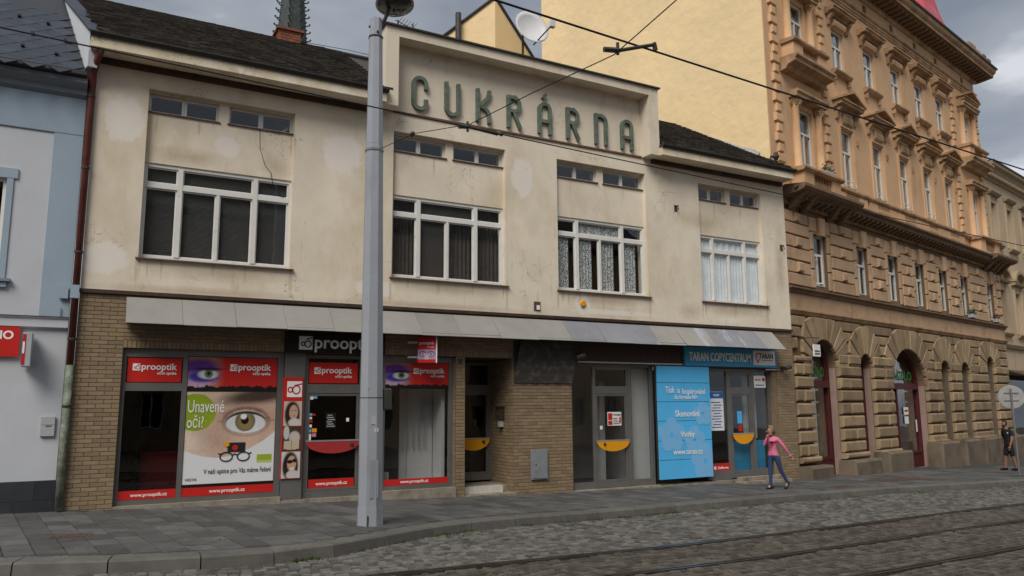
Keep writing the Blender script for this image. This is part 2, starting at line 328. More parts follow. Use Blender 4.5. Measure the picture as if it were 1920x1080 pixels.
def inst(name, me, loc, parent, rz=0., scale=None):
    o = bpy.data.objects.new(name, me); col.objects.link(o); o.parent = parent; o.location = loc
    if rz: o.rotation_euler = (0, 0, rz)
    if scale: o.scale = scale
    return o
def mesh_of(mb, material, **k):
    o = mb.build('tmp', material, **k); me = o.data; bpy.data.objects.remove(o); return me
def B(name, material, parent, *box, bevel=0.): return MB().box(*box).build(name, material, parent, bevel=bevel)
def text(s, material, parent, x, y, z, width=None, size=.2, align='LEFT', bold=0., depth=.003, name='lettering', rz=0., face='-y', height=None, shear=0.):
    """flat letters standing in the x-z plane, read from -y; (x, z) is the anchor on the baseline"""
    c = bpy.data.curves.new('t', 'FONT'); c.body = s; c.size = size; c.offset = bold; c.extrude = depth/2; c.align_x = align; c.resolution_u = 3; c.shear = shear
    t = bpy.data.objects.new('t', c); col.objects.link(t); bpy.context.view_layer.update()
    dg = bpy.context.evaluated_depsgraph_get(); me = bpy.data.meshes.new_from_object(t.evaluated_get(dg)); bpy.data.objects.remove(t)
    n = len(me.vertices); a = np.empty(n*3, 'f'); me.vertices.foreach_get('co', a); a = a.reshape(-1, 3)
    k = 1.
    if width: k = width/max(1e-4, a[:, 0].max()-a[:, 0].min())
    kz = k if not height else height/max(1e-4, a[:, 1].max()-min(0, a[:, 1].min()) )
    b = np.stack([a[:, 0]*k, -a[:, 2], a[:, 1]*kz], 1); me.vertices.foreach_set('co', b.ravel().astype('f'))
    me.materials.clear(); me.materials.append(MATS[material])
    o = bpy.data.objects.new(name, me); col.objects.link(o); o.parent = parent; o.location = (x, y, z); o.rotation_euler = (0, 0, rz)
    return o
def printed(name, parent, x0, x1, z0, z1, y, nx, nz, fn, rz=0., loc=None):
    """flat print: a grid whose 'ink' colours are painted by fn(X, Z) -> (r, g, b) with X, Z in 0..1"""
    gx = np.linspace(0, 1, nx+1); gz = np.linspace(0, 1, nz+1); X, Z = np.meshgrid(gx, gz)
    co = np.stack([x0+(x1-x0)*X, np.full_like(X, y), z0+(z1-z0)*Z], -1).reshape(-1, 3)
    i = np.arange(nx)[None, :]+np.arange(nz)[:, None]*(nx+1)
    f = np.stack([i, i+1, i+nx+2, i+nx+1], -1).reshape(-1, 4)
    me = bpy.data.meshes.new(name); me.from_pydata(co.tolist(), [], f.tolist())
    c = np.ones(X.shape+(4,)); c[..., :3] = fn(X, Z)
    a = me.attributes.new('ink', 'FLOAT_COLOR', 'POINT'); a.data.foreach_set('color', np.clip(c, 0, 1).reshape(-1).astype('f'))
    me.materials.append(MATS['print'])
    o = bpy.data.objects.new(name, me); col.objects.link(o); o.parent = parent
    if loc: o.location = loc
    if rz: o.rotation_euler = (0, 0, rz)
    return o
def ss(a, b, x): t = np.clip((x-a)/(b-a), 0, 1); return t*t*(3-2*t)
def lay(c, mask, rgb): return c*(1-mask[..., None])+np.array(rgb)*mask[..., None]
def holes_wall(mb, x0, x1, z0, z1, y0, y1, holes):
    xs = sorted({x0, x1, *[min(max(h[k], x0), x1) for h in holes for k in (0, 1)]}); zs = sorted({z0, z1, *[min(max(h[k], z0), z1) for h in holes for k in (2, 3)]})
    for a, b in zip(xs, xs[1:]):
        run = None
        for c, d in zip(zs, zs[1:]):
            mx_, mz_ = (a+b)/2, (c+d)/2
            hole = any(h[0] < mx_ < h[1] and h[2] < mz_ < h[3] for h in holes)
            if not hole: run = (run[0], d) if run else (c, d)
            if (hole or d == zs[-1]) and run:
                mb.box(a, b, y0, y1, *run); run = None
    return mb
# ------------------------------------------------------------------ the slope of the street
KN = np.array([(-60, 1.0), (-30, .6), (0, 0), (9, -.26), (18.5, -.38), (35, -.72), (80, -1.6), (140, -2.0)])
def g(x): return float(np.interp(x, KN[:, 0], KN[:, 1]))
CAM = Vector((0.26, -16, 1.78))
# ================================================================== ground
def sheet(name, xs, ys_of, zoff, material, kind='structure'):
    """strip of ground following the slope; ys_of(x) -> (y0, y1)"""
    v = []; f = []
    for x in xs:
        a, b_ = ys_of(x); v += [(x, a, g(x)+zoff), (x, b_, g(x)+zoff)]
    for i in range(len(xs)-1): f.append((2*i, 2*i+2, 2*i+3, 2*i+1))
    mb = MB(); mb.add(v, f); o = mb.build(name, material); o['kind'] = kind; return o
KP = np.array([(-60, -4.2), (-5, -4.35), (-2, -4.72), (-.5, -5.0), (.4, -5.28), (1.2, -5.42), (2.0, -5.47), (2.8, -5.36), (3.5, -5.08), (4.2, -4.68), (5.0, -4.22), (5.9, -3.82), (7.0, -3.58), (8.5, -3.42), (10.6, -3.22), (14.4, -2.95), (19.5, -2.80), (24.4, -2.85), (40, -1.0), (80, 6), (140, 18)])
def ky(x): return float(np.interp(x, KP[:, 0], KP[:, 1]))
xs = [-60, -30, -10]+[x*.5 for x in range(-10, 82)]+[45, 50, 60, 80, 110, 140]
road = sheet('road', xs, lambda x: (-70, 60), -.172, 'road_far')
pav = sheet('pavement', xs, lambda x: (ky(x)+.1, 30), -.014, 'joint')
# paving slabs, laid in columns running from the houses to the kerb
random.seed(11)
slabs = []
x = -2.4; ci = 0
while x < 33:
    wd = .335
    y = .9+random.uniform(0, .6)
    xk = x+wd/2+.5
    while y > ky(xk)+.42:
        ln = random.choice([.50, .66, .66, .5])
        y0 = max(y-ln, ky(xk)+.40)
        facade = 0.0 if x < 18.7 else (x-18.6)*.2235-.15
        if y0 < facade and (y-y0) > .1: slabs.append((x, x+wd, y0, min(y, facade+.25)))
        y -= ln
    x += wd; ci += 1
slabs.sort(key=lambda s_: (Vector(((s_[0]+s_[1])/2, (s_[2]+s_[3])/2, 0))-CAM).length)
def slabmesh(mb, a, b_, c, d, tone=0., gap=.0035):
    a += gap; b_ -= gap; c += gap; d -= gap; e_ = .005; h = random.uniform(-.003, .003)
    sk0, sk1 = -.12*c, -.12*d
    za, zb = g(a)+h, g(b_)+h+random.uniform(-.002, .002)
    mb.add([(a+sk0, c, za-.03), (b_+sk0, c, zb-.03), (b_+sk1, d, zb-.03), (a+sk1, d, za-.03), (a+e_+sk0, c+e_, za), (b_-e_+sk0, c+e_, zb), (b_-e_+sk1, d-e_, zb), (a+e_+sk1, d-e_, za)],
           [(4, 5, 6, 7), (0, 1, 5, 4), (1, 2, 6, 5), (2, 3, 7, 6), (3, 0, 4, 7)], tone)
for i, s_ in enumerate(slabs[:300]):
    mb = MB(); slabmesh(mb, *s_); mb.build('paving_slab', 'slab', pav)
mb = MB()
for s_ in slabs[300:]: slabmesh(mb, *s_, tone=random.random())
o = mb.build('paving_slabs', 'slab', pav); o['kind'] = 'stuff'
# kerb of long granite stones
kerb = thing('kerb', None, None); kerb['kind'] = 'structure'
pts = []; x = -6.0
def knorm(x): t = Vector((.2, ky(x+.1)-ky(x-.1))).normalized(); return Vector((t.y, -t.x))
while x < 40:
    ln = random.uniform(.85, 1.15) if x < 24 else 2.0
    x1 = x+ln*.93 if x < 4 else x+ln
    n0, n1 = knorm(x), knorm(x1); j = .008
    dx = Vector((x1-x, ky(x1)-ky(x))).normalized()*j
    A = Vector((x, ky(x)))+dx; Bq = Vector((x1, ky(x1)))-dx
    iA, iB = A-n0*.36, Bq-n1*.36
    z0, z1 = g(x)+.004, g(x1)+.004; c = .022
    oA, oB = A+n0*.0, Bq+n1*.0; cA, cB = A-n0*c, Bq-n1*c
    fA, fB = A+n0*.035, Bq+n1*.035
    MB().add([(cA.x, cA.y, z0), (cB.x, cB.y, z1), (iB.x, iB.y, z1), (iA.x, iA.y, z0), (oA.x, oA.y, z0-c), (oB.x, oB.y, z1-c), (fA.x, fA.y, z0-.26), (fB.x, fB.y, z1-.26), (iA.x, iA.y, z0-.26), (iB.x, iB.y, z1-.26)],
             [(0, 1, 2, 3), (0, 4, 5, 1), (4, 6, 7, 5), (0, 3, 8, 6, 4), (1, 5, 7, 9, 2)]).build('kerbstone', 'kerb', kerb)
    x = x1
# row of small setts behind the kerb on the wide corner
# tram rails
def ry(k, x): return (-6.95, -8.27, -9.75, -11.05)[k]+.066*x
RL = ['grooved tram rail nearest the kerb, running the length of the cobbled street', 'second grooved tram rail out from the kerb, in the cobbles', 'third grooved tram rail out from the kerb, crossing the bottom right corner', 'outermost grooved tram rail of the farther track']
for k in range(4):
    mb = MB(); xs_ = [-12, -4]+list(range(0, 40, 2))+[50, 70]
    for (o0, o1, dz) in ((-.060, -.022, .0), (-.022, .008, -.03), (.008, .055, .004)):
        v = []; f = []
        for x in xs_:
            y = ry(k, x); z = g(x)-.128+dz
            v += [(x, y+o0, z), (x, y+o1, z), (x, y+o0, z-.09), (x, y+o1, z-.09)]
        for i in range(len(xs_)-1):
            q = 4*i; f += [(q, q+4, q+5, q+1), (q, q+2, q+6, q+4), (q+1, q+5, q+7, q+3)]
        mb.add(v, f)
    tag(mb.build('tram_rail', 'rail_steel'), RL[k], 'rail', 'tram rails in the street')
# setts
random.seed(5)
setts = []
yrow = -2.6
def sett_rows():
    r_ = 0; d = -.14
    while True:
        yield r_, d
        d -= .125+random.uniform(-.008, .008); r_ += 1
for r_, d in sett_rows():
    if d < -9.6: break
    x = -2.5+random.random()*.2
    while x < 29:
        ln = random.uniform(.105, .17)
        # rows follow the kerb close to it and turn parallel with the rails farther out
        kk = max(0, min(1, (-d)/2.2)); base = (1-kk)*ky(x)+kk*(-3.55+.066*x-max(0, (7-x))*.0)
        base = min(base, ky(x))
        y = base+d+.03*math.sin(x*1.7+r_)
        # near enough to tell the stones apart, and inside the strip seen in the picture
        if (y > -10.6+.066*x) and x > -1.2 and y < ky(x)-.09 and (x-.26) < 2.0*(y+16)+1.2 and (x < 2.2 or x < 27):
            ok = all(abs(y-ry(k, x)) > .115 for k in range(4))
            if ok: setts.append((x, y, ln, .121))
        x += ln+.008
setts.sort(key=lambda s_: (s_[0]-CAM.x)**2+(s_[1]-CAM.y)**2)
def settmesh(mb, x, y, ln, wd, tone=0.):
    c = .015; zz = random.uniform(-.006, .005); z0, z1 = g(x)-.135+zz+random.uniform(-.003, .003), g(x+ln)-.135+zz+random.uniform(-.003, .003); a, b_, e0, e1 = x, x+ln, y-wd/2+random.uniform(0, .012), y+wd/2-random.uniform(0.002, .014)
    j = lambda: random.uniform(-.008, .008)
    mb.add([(a+j(), e0, z0-.045), (b_+j(), e0, z1-.045), (b_+j(), e1, z1-.045), (a+j(), e1, z0-.045), (a+c+j(), e0+c, z0+j()*.4), (b_-c+j(), e0+c, z1+j()*.4), (b_-c+j(), e1-c, z1+j()*.4), (a+c+j(), e1-c, z0+j()*.4)],
           [(4, 5, 6, 7), (0, 1, 5, 4), (1, 2, 6, 5), (2, 3, 7, 6), (3, 0, 4, 7)], tone)
def in_view(s_):
    d = Vector((s_[0], s_[1], g(s_[0])))-CAM
    y_, r_ = R(28.72), None
    dep = d.x*math.sin(y_)+d.y*math.cos(y_); lat = d.x*math.cos(y_)-d.y*math.sin(y_)
    if dep < .5: return False
    f_ = dep*math.cos(R(8.7))+d.z*math.sin(R(8.7)); up = -dep*math.sin(R(8.7))+d.z*math.cos(R(8.7))
    return abs(lat/f_) < .68 and up/f_ > -.382
vis = [s_ for s_ in setts if in_view(s_)]; rest = [s_ for s_ in setts if not in_view(s_)]
for s_ in vis[:300]:
    mb = MB(); settmesh(mb, *s_); mb.build('sett', 'sett_brown' if s_[1] < ry(0, s_[0]) else 'sett', road)
for br in (False, True):
    mb = MB()
    for s_ in vis[300:]+rest:
        if (s_[1] < ry(0, s_[0])) == br: settmesh(mb, *s_, tone=random.random())
    o = mb.build('setts', 'sett_brown' if br else 'sett', road); o['kind'] = 'stuff'
# small setts along the back of the kerb and the drain channel
# small setts along the back of the kerb
mb = MB(); x = -1.4
while x < 3.4:
    y = ky(x)+.37
    mb.box(x, x+.085, y, y+.075, g(x)-.03, g(x)+.001, random.random()); x += .1
o = mb.build('edge_setts', 'kerb', pav); o['kind'] = 'stuff'
ch = MB()
for i in range(40):
    x = -1.6+i*.1; y = -2.52-.17*(x+1.6)
    if x < 2.35: ch.box(x, x+.088, y-.035, y+.035, g(x)-.03, g(x)+.010, random.random())
o = ch.build('drain_channel', 'kerb', pav); o['kind'] = 'stuff'
def cover(label, x0, x1, y0, y1, material, ribs):
    t = thing('manhole_cover', label, 'manhole cover', ((x0+x1)/2, (y0+y1)/2, g((x0+x1)/2)))
    hx, hy = (x1-x0)/2, (y1-y0)/2; s_ = (g(x1)-g(x0))/(x1-x0)
    mb = MB(); mb.add([(-hx, -hy, -hx*s_+.012), (hx, -hy, hx*s_+.012), (hx, hy, hx*s_+.012), (-hx, hy, -hx*s_+.012), (-hx, -hy, -.03-hx*s_), (hx, -hy, -.03+hx*s_), (hx, hy, -.03+hx*s_), (-hx, hy, -.03-hx*s_)], [(0, 1, 2, 3), (0, 4, 5, 1), (1, 5, 6, 2), (2, 6, 7, 3), (3, 7, 4, 0)]); mb.build('frame', material, t)
    for i in range(ribs):
        x = -hx+(i+.5)*2*hx/ribs; MB().box(x-hx/ribs*.6, x+hx/ribs*.6, -hy+.03, hy-.03, x*s_+.0, x*s_+.019).build('rib', material, t)
cover('small rusty brown drain cover in the wide left pavement', -.08, .46, -3.32, -2.98, 'iron_brown', 7)
cover('large dark flat hatch in the pavement before the rusticated arches', 20.0, 22.4, -1.55, -.95, 'iron_brown', 4)
cover('small dark square cover in the pavement behind the walking woman', 17.3, 18.0, -2.25, -1.95, 'iron_brown', 3)
# weeds in the joints
mb = MB(); random.seed(3)
def tuft(x, y, z, n, h, sp):
    for _ in range(n):
        a = random.uniform(0, 6.28); px, py = x+random.gauss(0, sp), y+random.gauss(0, sp*.45); hh = h*random.uniform(.4, 1.1); wd = random.uniform(.006, .014)
        dx, dy = math.cos(a)*hh*.5, math.sin(a)*hh*.5
        mb.add([(px-wd, py, z), (px+wd, py, z), (px+dx, py+dy, z+hh)], [(0, 1, 2)], random.random())
for (x, n, sp) in ((2.95, 90, .10), (3.9, 30, .06), (4.6, 40, .07), (5.45, 130, .16), (6.0, 60, .1), (7.3, 40, .08), (8.1, 80, .12), (8.9, 90, .12), (9.6, 50, .1), (10.4, 130, .2), (11.0, 60, .1), (12.2, 40, .1), (13.3, 130, .22), (14.4, 60, .12), (15.7, 100, .2), (17.0, 60, .2), (19.2, 140, .4), (21.5, 120, .5), (23.5, 120, .5)):
    tuft(x, ky(x)-.07, g(x)-.16, n*2, .06, sp)
for (x, y, n, sp) in ((.35, -.2, 26, .06), (.1, -4.2, 18, .05), (1.8, -4.35, 40, .06), (2.0, -4.3, 40, .06), (2.2, -4.25, 30, .05), (2.9, -4.0, 40, .06), (4.35, -4.0, 40, .05), (3.1, -3.9, 20, .05), (8.9, -.6, 20, .06), (26.3, -1.83, 500, .28)):
    tuft(x, y, g(x)-.006, n*2, .03, sp)
o = mb.build('weeds', 'grass'); tag(o, 'green weeds growing in the pavement joints and along the kerb', 'weeds', kind='stuff')

# ================================================================== the shop building
shop = thing('shop_building', 'two-storey beige plaster shop house with stepped parapet, grey canopy and tiled ground floor', 'building')
BAYS = [(.92, 3.76), (5.98, 8.86), (10.35, 13.18), (15.08, 17.53)]
ZS, ZT, ZR = 4.62, 6.54, 8.0
mb = MB()
holes_wall(mb, 0, 18.5, 3.93, 8.46, 0, .12, [(a, b_, ZS, ZR) for a, b_ in BAYS])
for a, b_ in BAYS:          # recessed panels between the upper and lower windows, with the narrow upper openings
    m_ = (a+b_)/2; wd = (b_-a)
    holes_wall(mb, a-.1, b_+.1, ZS-.1, ZR+.1, .121, .42, [(a, b_, ZS, ZT), (a+.02, m_-.10, 7.56, 7.96), (m_+.10, b_-.02, 7.56, 7.96)])
mb.build('wall', 'plaster', shop)
# windows
def pane_frame(mb, x0, x1, z0, z1, y, t=.035, d=.05):
    mb.box(x0, x0+t, y, y+d, z0, z1); mb.box(x1-t, x1, y, y+d, z0, z1); mb.box(x0+t, x1-t, y, y+d, z0, z0+t); mb.box(x0+t, x1-t, y, y+d, z1-t, z1)
def room(parent, x0, x1, z0, z1, y0, y1, material='room_dark', name='interior', floor=None):
    mb = MB(); mb.add([(x0, y0, z0), (x1, y0, z0), (x1, y0, z1), (x0, y0, z1), (x0, y1, z0), (x1, y1, z0), (x1, y1, z1), (x0, y1, z1)], [(4, 5, 6, 7), (0, 4, 7, 3), (1, 2, 6, 5), (3, 7, 6, 2)]+([] if floor else [(0, 1, 5, 4)]))
    o = mb.build(name, material, parent)
    if floor:
        m2 = MB(); m2.add([(x0, y0, z0), (x1, y0, z0), (x1, y1, z0), (x0, y1, z0)], [(0, 1, 2, 3)]); m2.build('interior_floor', floor, parent)
    return o
def pleat(x0, x1, z0, z1, y, amp, n, seed=0):
    rr = random.Random(seed); m = MB(); k = n*4; v = []; f = []
    for i in range(k+1):
        x = x0+(x1-x0)*i/k; yy = y+amp*math.sin(i*math.pi/2+rr.uniform(-.4, .4)); v += [(x, yy, z0), (x, yy, z1)]
    for i in range(k): f.append((2*i, 2*i+2, 2*i+3, 2*i+1))
    return m.add(v, f)
KIND = ['blind', 'mixed', 'lace', 'sheer']
for bi, (a, b_) in enumerate(BAYS):
    wn = bpy.data.objects.new('window', None); col.objects.link(wn); wn.parent = shop
    wn['label'] = ['dark wide window with drawn blinds', 'dark wide window with one slatted blind', 'wide window with patterned lace curtains', 'wide window with pale sheer curtains'][bi]
    W_ = b_-a; fx = lambda q: a+q/2.84*W_
    y = .15; fr = MB()
    fr.box(a, b_, y, y+.09, ZT-.07, ZT); fr.box(a, b_, y, y+.09, ZS+.02, ZS+.07)
    fr.box(a, fx(.05), y, y+.09, ZS+.07, ZT-.07); fr.box(fx(2.79), b_, y, y+.09, ZS+.07, ZT-.07)
    for q in (.67, 2.11): fr.box(fx(q-.045), fx(q+.045), y-.015, y+.09, ZS+.07, ZT-.07)
    for (p, q) in ((.05, .625), (.715, 2.065), (2.155, 2.79)): fr.box(fx(p), fx(q), y-.008, y+.09, 6.05, 6.15)
    fr.box(fx(1.36), fx(1.42), y-.004, y+.09, ZS+.07, 6.05)
    lights = [(.05, .625, 6.15, ZT-.07), (.715, 2.065, 6.15, ZT-.07), (2.155, 2.79, 6.15, ZT-.07), (.05, .625, ZS+.07, 6.05), (.715, 1.36, ZS+.07, 6.05), (1.42, 2.065, ZS+.07, 6.05), (2.155, 2.79, ZS+.07, 6.05)]
    for (p, q, z0, z1) in lights: pane_frame(fr, fx(p)+.002, fx(q)-.002, z0+.002, z1-.002, y+.025, .026, .045)
    fr.build('frame', 'white_paint', wn)
    for (p, q, z0, z1) in lights:
        MB().box(fx(p)+.03, fx(q)-.03, y+.045, y+.05, z0+.03, z1-.03).build('pane', 'glass', wn)
    k = KIND[bi]
    if k in ('blind', 'mixed'):
        for li, (p, q, z0, z1) in enumerate(lights):
            if k == 'mixed' and li not in (1, 4): 
                pleat(fx(p), fx(q), z0, z1, y+.2, .02, 6, li).build('curtain', 'curtain_dark', wn); continue
            bl = MB(); z = z0
            while z < z1-.02: bl.add([(fx(p)+.03, y+.10, z), (fx(q)-.03, y+.10, z), (fx(q)-.03, y+.115, z+.021), (fx(p)+.03, y+.115, z+.021)], [(0, 1, 2, 3)]); z += .024
            bl.build('blind', 'blind', wn)
    else:
        mt = 'curtain_lace' if k == 'lace' else 'curtain_sheer'
        for li, (p, q, z0, z1) in enumerate(lights):
            qq = p+(q-p)*(.72 if (k == 'lace' and li > 2) else 1.0)
            if k == 'lace' and li in (0, 2): continue
            pleat(fx(p), fx(qq), z0, z1, y+.10, .02 if k == 'sheer' else .012, 5, li).build('curtain', mt, wn)
    room(wn, a-.05, b_+.05, ZS-.05, ZT+.05, .43, 2.2)
    MB().profile([(-.07, ZS-.035), (.16, ZS-.01), (.16, ZS+.018), (-.07, ZS-.012)], a-.05, b_+.07).build('sill', 'brown_sill', wn)
    for (p, q) in ((a+.02, (a+b_)/2-.10), ((a+b_)/2+.10, b_-.02)):
        uw = bpy.data.objects.new('upper_window', None); col.objects.link(uw); uw.parent = shop
        f2 = MB(); y2 = .20; mm = (p+q)/2
        pane_frame(f2, p, mm-.002, 7.58, 7.955, y2, .045, .06); pane_frame(f2, mm+.002, q, 7.58, 7.955, y2, .045, .06)
        f2.build('frame', 'white_paint', uw)
        for (u0, u1) in ((p, mm), (mm, q)): MB().box(u0+.04, u1-.04, y2+.025, y2+.03, 7.61, 7.93).build('pane', 'glass', uw)
        room(uw, p-.02, q+.02, 7.54, 7.98, .43, 1.4)
        MB().box(p-.03, q+.03, .085, .2, 7.555, 7.577).build('sill', 'brown_sill', uw)
# parapet with the recessed name panel
mb = MB(); mb.box(5.62, 13.40, -.40, .55, 10.10, 10.32); mb.box(5.62, 5.93, -.40, .55, 8.44, 10.10); mb.box(13.09, 13.40, -.40, .55, 8.44, 10.10)
mb.box(5.93, 13.09, .012, .55, 8.46, 10.10)
mb.build('parapet', 'plaster_attic', shop)
MB().box(5.57, 13.45, -.46, .60, 10.321, 10.36).build('parapet_cap', 'dark_metal', shop)
MB().box(5.95, 13.07, -.035, .0, 8.43, 8.475).build('panel_ledge', 'brown_sill', shop)
# eaves
for (a, b_) in ((-.13, 5.62), (13.40, 18.42)):
    MB().profile([(-.52, 8.44), (-.50, 8.66), (.1, 8.66), (.1, 8.44)], a, b_).build('eave', 'plaster_eave', shop)
    MB().profile([(-.54, 8.64), (-.60, 8.70), (-.60, 8.72), (.1, 8.72), (.1, 8.661), (-.503, 8.661)], a-.02, b_+.04).build('gutter', 'dark_metal', shop)
    MB().box(max(a, .0), b_-.02, -.09, -.001, 8.33, 8.438).build('eave_board', 'brown_board', shop)
# roof: courses of small slates
rf = MB(); rf.add([(-.1, -.45, 8.70), (5.6, -.45, 8.70), (5.6, 4, 11.50), (-1.1, 4, 11.50)], [(0, 1, 2, 3)]); rf.add([(13.42, -.45, 8.70), (18.5, -.45, 8.70), (17.8, 4, 11.50), (13.42, 4, 11.50)], [(0, 1, 2, 3)]); rf.add([(5.6, .56, 9.335), (13.42, .56, 9.335), (13.42, 4, 11.50), (5.6, 4, 11.50)], [(0, 1, 2, 3)]); rf.add([(-1.1, 4, 11.5), (17.8, 4, 11.5), (17.0, 8.5, 8.7), (-2, 8.5, 8.7)], [(0, 1, 2, 3)])
roof = rf.build('roof', 'dark_metal', shop)
random.seed(9); rt = MB(); sl = math.hypot(4.5, 2.85); rows = 36
for r_ in range(rows):
    d0 = r_*sl/rows; off = (r_ % 2)*.12
    for (xa, xb) in ((-.9, 5.62), (13.42, 18.6)):
        x = xa+off
        while x < xb-.02:
            wd = .235; dd = d0-.012; e_ = random.uniform(0, .012); h = .022+random.uniform(0, .014)
            y0 = -.53+d0*4.5/sl; z0 = 8.72+d0*2.85/sl; y1 = y0+(sl/rows+.03)*4.5/sl; z1 = z0+(sl/rows+.03)*2.85/sl
            lim = -.04-.2235*(y0+.4)
            lim2 = 18.6-.2235*(y0-.4)
            if x > lim and x+wd < lim2+.1:
                ny, nz = -2.85/sl*h, 4.5/sl*h
                rt.add([(x+.005, y0+ny, z0+nz), (x+wd-.004, y0+ny, z0+nz+e_), (x+wd-.004, y1, z1+.004), (x+.005, y1, z1+.004), (x+.005, y0, z0-.01), (x+wd-.004, y0, z0-.01)], [(0, 1, 2, 3), (4, 5, 1, 0), (1, 5, 2), (0, 3, 4)], random.random())
            x += wd
o = rt.build('roof_slates', 'slate_tile', roof); o['kind'] = 'stuff'
MB().tube([(-1.15, 4, 11.53), (18.1, 4, 11.53)], .07, 8).build('ridge_tiles', 'slate_tile', roof)
MB().box(-.02, 5.6, -.02, .0, 8.80, 8.803).build('snow_guard', 'dark_metal', roof)
chm = MB().box(4.05, 4.62, 3.62, 4.2, 10.9, 11.66).build('chimney', 'mortar', roof)
mb = MB()
for i in range(9):
    z = 11.0+i*.075
    for j in range(4): 
        x0 = 4.04+(j-(i % 2)*.5)*.165
        mb.box(max(x0, 4.04), min(x0+.155, 4.63), 3.60, 3.63, z, z+.064, random.random())
        mb.box(4.035, 4.06, 3.62+j*.15, 3.62+j*.15+.14, z, z+.064, random.random())
mb.box(3.98, 4.69, 3.55, 4.27, 11.665, 11.73)
o = mb.build('chimney_bricks', 'chimney_brick', roof); o['kind'] = 'stuff'
fl = MB(); fl.add([(18.42, .75, 9.62), (18.50, .75, 9.80), (17.95, 3.9, 11.62), (17.8, 3.9, 11.46)], [(0, 1, 2, 3)]); fl.add([(18.30, .75, 9.52), (18.42, .75, 9.64), (17.8, 3.9, 11.50), (17.6, 3.9, 11.44)], [(0, 1, 2, 3)]); fl.build('flashing', 'lead_grey', roof)
# canopy
MB().box(-.02, 18.5, -.055, .0, 3.885, 3.955).build('band', 'brown_board', shop)
can = bpy.data.objects.new('canopy', None); col.objects.link(can); can.parent = shop
seams = [.77, 1.73, 2.69, 3.64, 4.60, 5.55, 6.52, 7.45, 8.44, 9.45, 10.40, 11.38, 12.25, 13.09, 13.95, 15.0, 16.0, 16.9, 17.62]
random.seed(21)
for i, (a, b_) in enumerate(zip(seams, seams[1:])):
    dy, dz = random.uniform(-.012, .012), random.uniform(-.008, .008)
    sk = .30 if 5 < i else (.10 if i > 4 else 0.)     # the seams lean out with the sheet
    mt = 'canopy_sheet_blue' if i in (10, 11, 12, 15, 16) else 'canopy_sheet'
    MB().add([(a+.003, -.55+dy, 3.31+dz), (b_-.003, -.55+dy, 3.31+dz), (b_-.003, -.05, 3.84), (a+.003, -.05, 3.84), (a+.003, -.545+dy, 3.30+dz), (b_-.003, -.545+dy, 3.30+dz), (b_-.003, -.04, 3.83), (a+.003, -.04, 3.83)],
             [(0, 1, 2, 3), (4, 7, 6, 5), (0, 4, 5, 1), (1, 5, 6, 2), (2, 6, 7, 3), (3, 7, 4, 0)]).build('canopy_panel', mt, can)
MB().add([(.772, -.54, 3.312), (.772, -.05, 3.312), (.772, -.05, 3.83), (.785, -.54, 3.312), (.785, -.05, 3.312), (.785, -.05, 3.83)], [(0, 1, 2), (3, 5, 4), (0, 3, 4, 1), (0, 2, 5, 3)]).build('end_plate', 'canopy_sheet', can)
MB().box(.80, 17.6, -.50, -.02, 3.34, 3.36).build('soffit', 'dark_metal', can)
# ---- brick tiles
PX, PZ, BT = .262, .0775, .012
full = mesh_of(MB().cham(0, PX-.009, 0, BT+.01, 0, PZ-.009, .004), 'brick')
half = mesh_of(MB().cham(0, PX/2-.009, 0, BT+.01, 0, PZ-.009, .004), 'brick')
sold = mesh_of(MB().cham(0, .066, 0, BT+.01, 0, .128, .004), 'brick')
bricks = []          # (kind, x, z) on the front; side walls are handled below
def brick_area(x0, x1, z0, z1, ph=0):
    z = math.floor(z0/PZ)*PZ; r_ = int(round(z/PZ))
    while z < z1-.02:
        x = x0-((r_ % 2)*.5)*PX
        while x < x1-.01:
            a, b_ = max(x, x0), min(x+PX-.009, x1-.002)
            zb, zt = max(z, z0), min(z+PZ-.009, z1-.004)
            if b_-a > .02 and zt-zb > .015: bricks.append((a, b_, zb, zt))
            x += PX
        z += PZ; r_ += 1
brick_area(0, .775, -.03, 3.88)
brick_area(.775, 3.72, 3.04, 3.88); brick_area(5.86, 9.05, 3.04, 3.86)
brick_area(7.565, 7.79, -.26, 2.885)
brick_area(9.05, 10.68, -.32, 2.31)
brick_area(17.79, 18.49, -.42, 3.88)
for (a, b_) in ((.775, 3.72), (5.86, 9.05)):
    x = a
    while x < b_-.03: bricks.append((x, min(x+.066, b_), 2.895, 3.03)); x += .0755
bricks.sort(key=lambda q: (Vector(((q[0]+q[1])/2, 0, (q[2]+q[3])/2))-CAM).length/((q[1]-q[0])*(q[3]-q[2]))**.15)
bw = MB(); holes_wall(bw, 0, 18.5, -.6, 3.93, BT, .3, [(.775, 3.72, -.7, 2.895), (3.72, 5.86, -.7, 2.88), (5.86, 7.565, -.7, 2.89), (7.79, 9.05, -.7, 2.89), (10.68, 13.30, -.7, 2.83), (13.30, 17.60, -.7, 2.78)])
tw = bw.build('tiled_wall', 'mortar', shop)
for i, (a, b_, z0, z1) in enumerate(bricks[:300]):
    wd, h = b_-a, z1-z0
    if abs(wd-(PX-.009)) < .004 and abs(h-(PZ-.009)) < .003: inst('brick', full, (a, 0, z0), tw)
    elif abs(wd-(PX/2-.009)) < .004 and abs(h-(PZ-.009)) < .003: inst('brick', half, (a, 0, z0), tw)
    elif h > .12 and wd > .06: inst('brick', sold, (a, 0, z0), tw)
    else: MB().cham(a, b_, 0, BT+.01, z0, z1, .004).build('brick', 'brick', tw)
mb = MB()
for (a, b_, z0, z1) in bricks[300:]: mb.cham(a, b_, 0, BT+.01, z0, z1, .004, random.random())
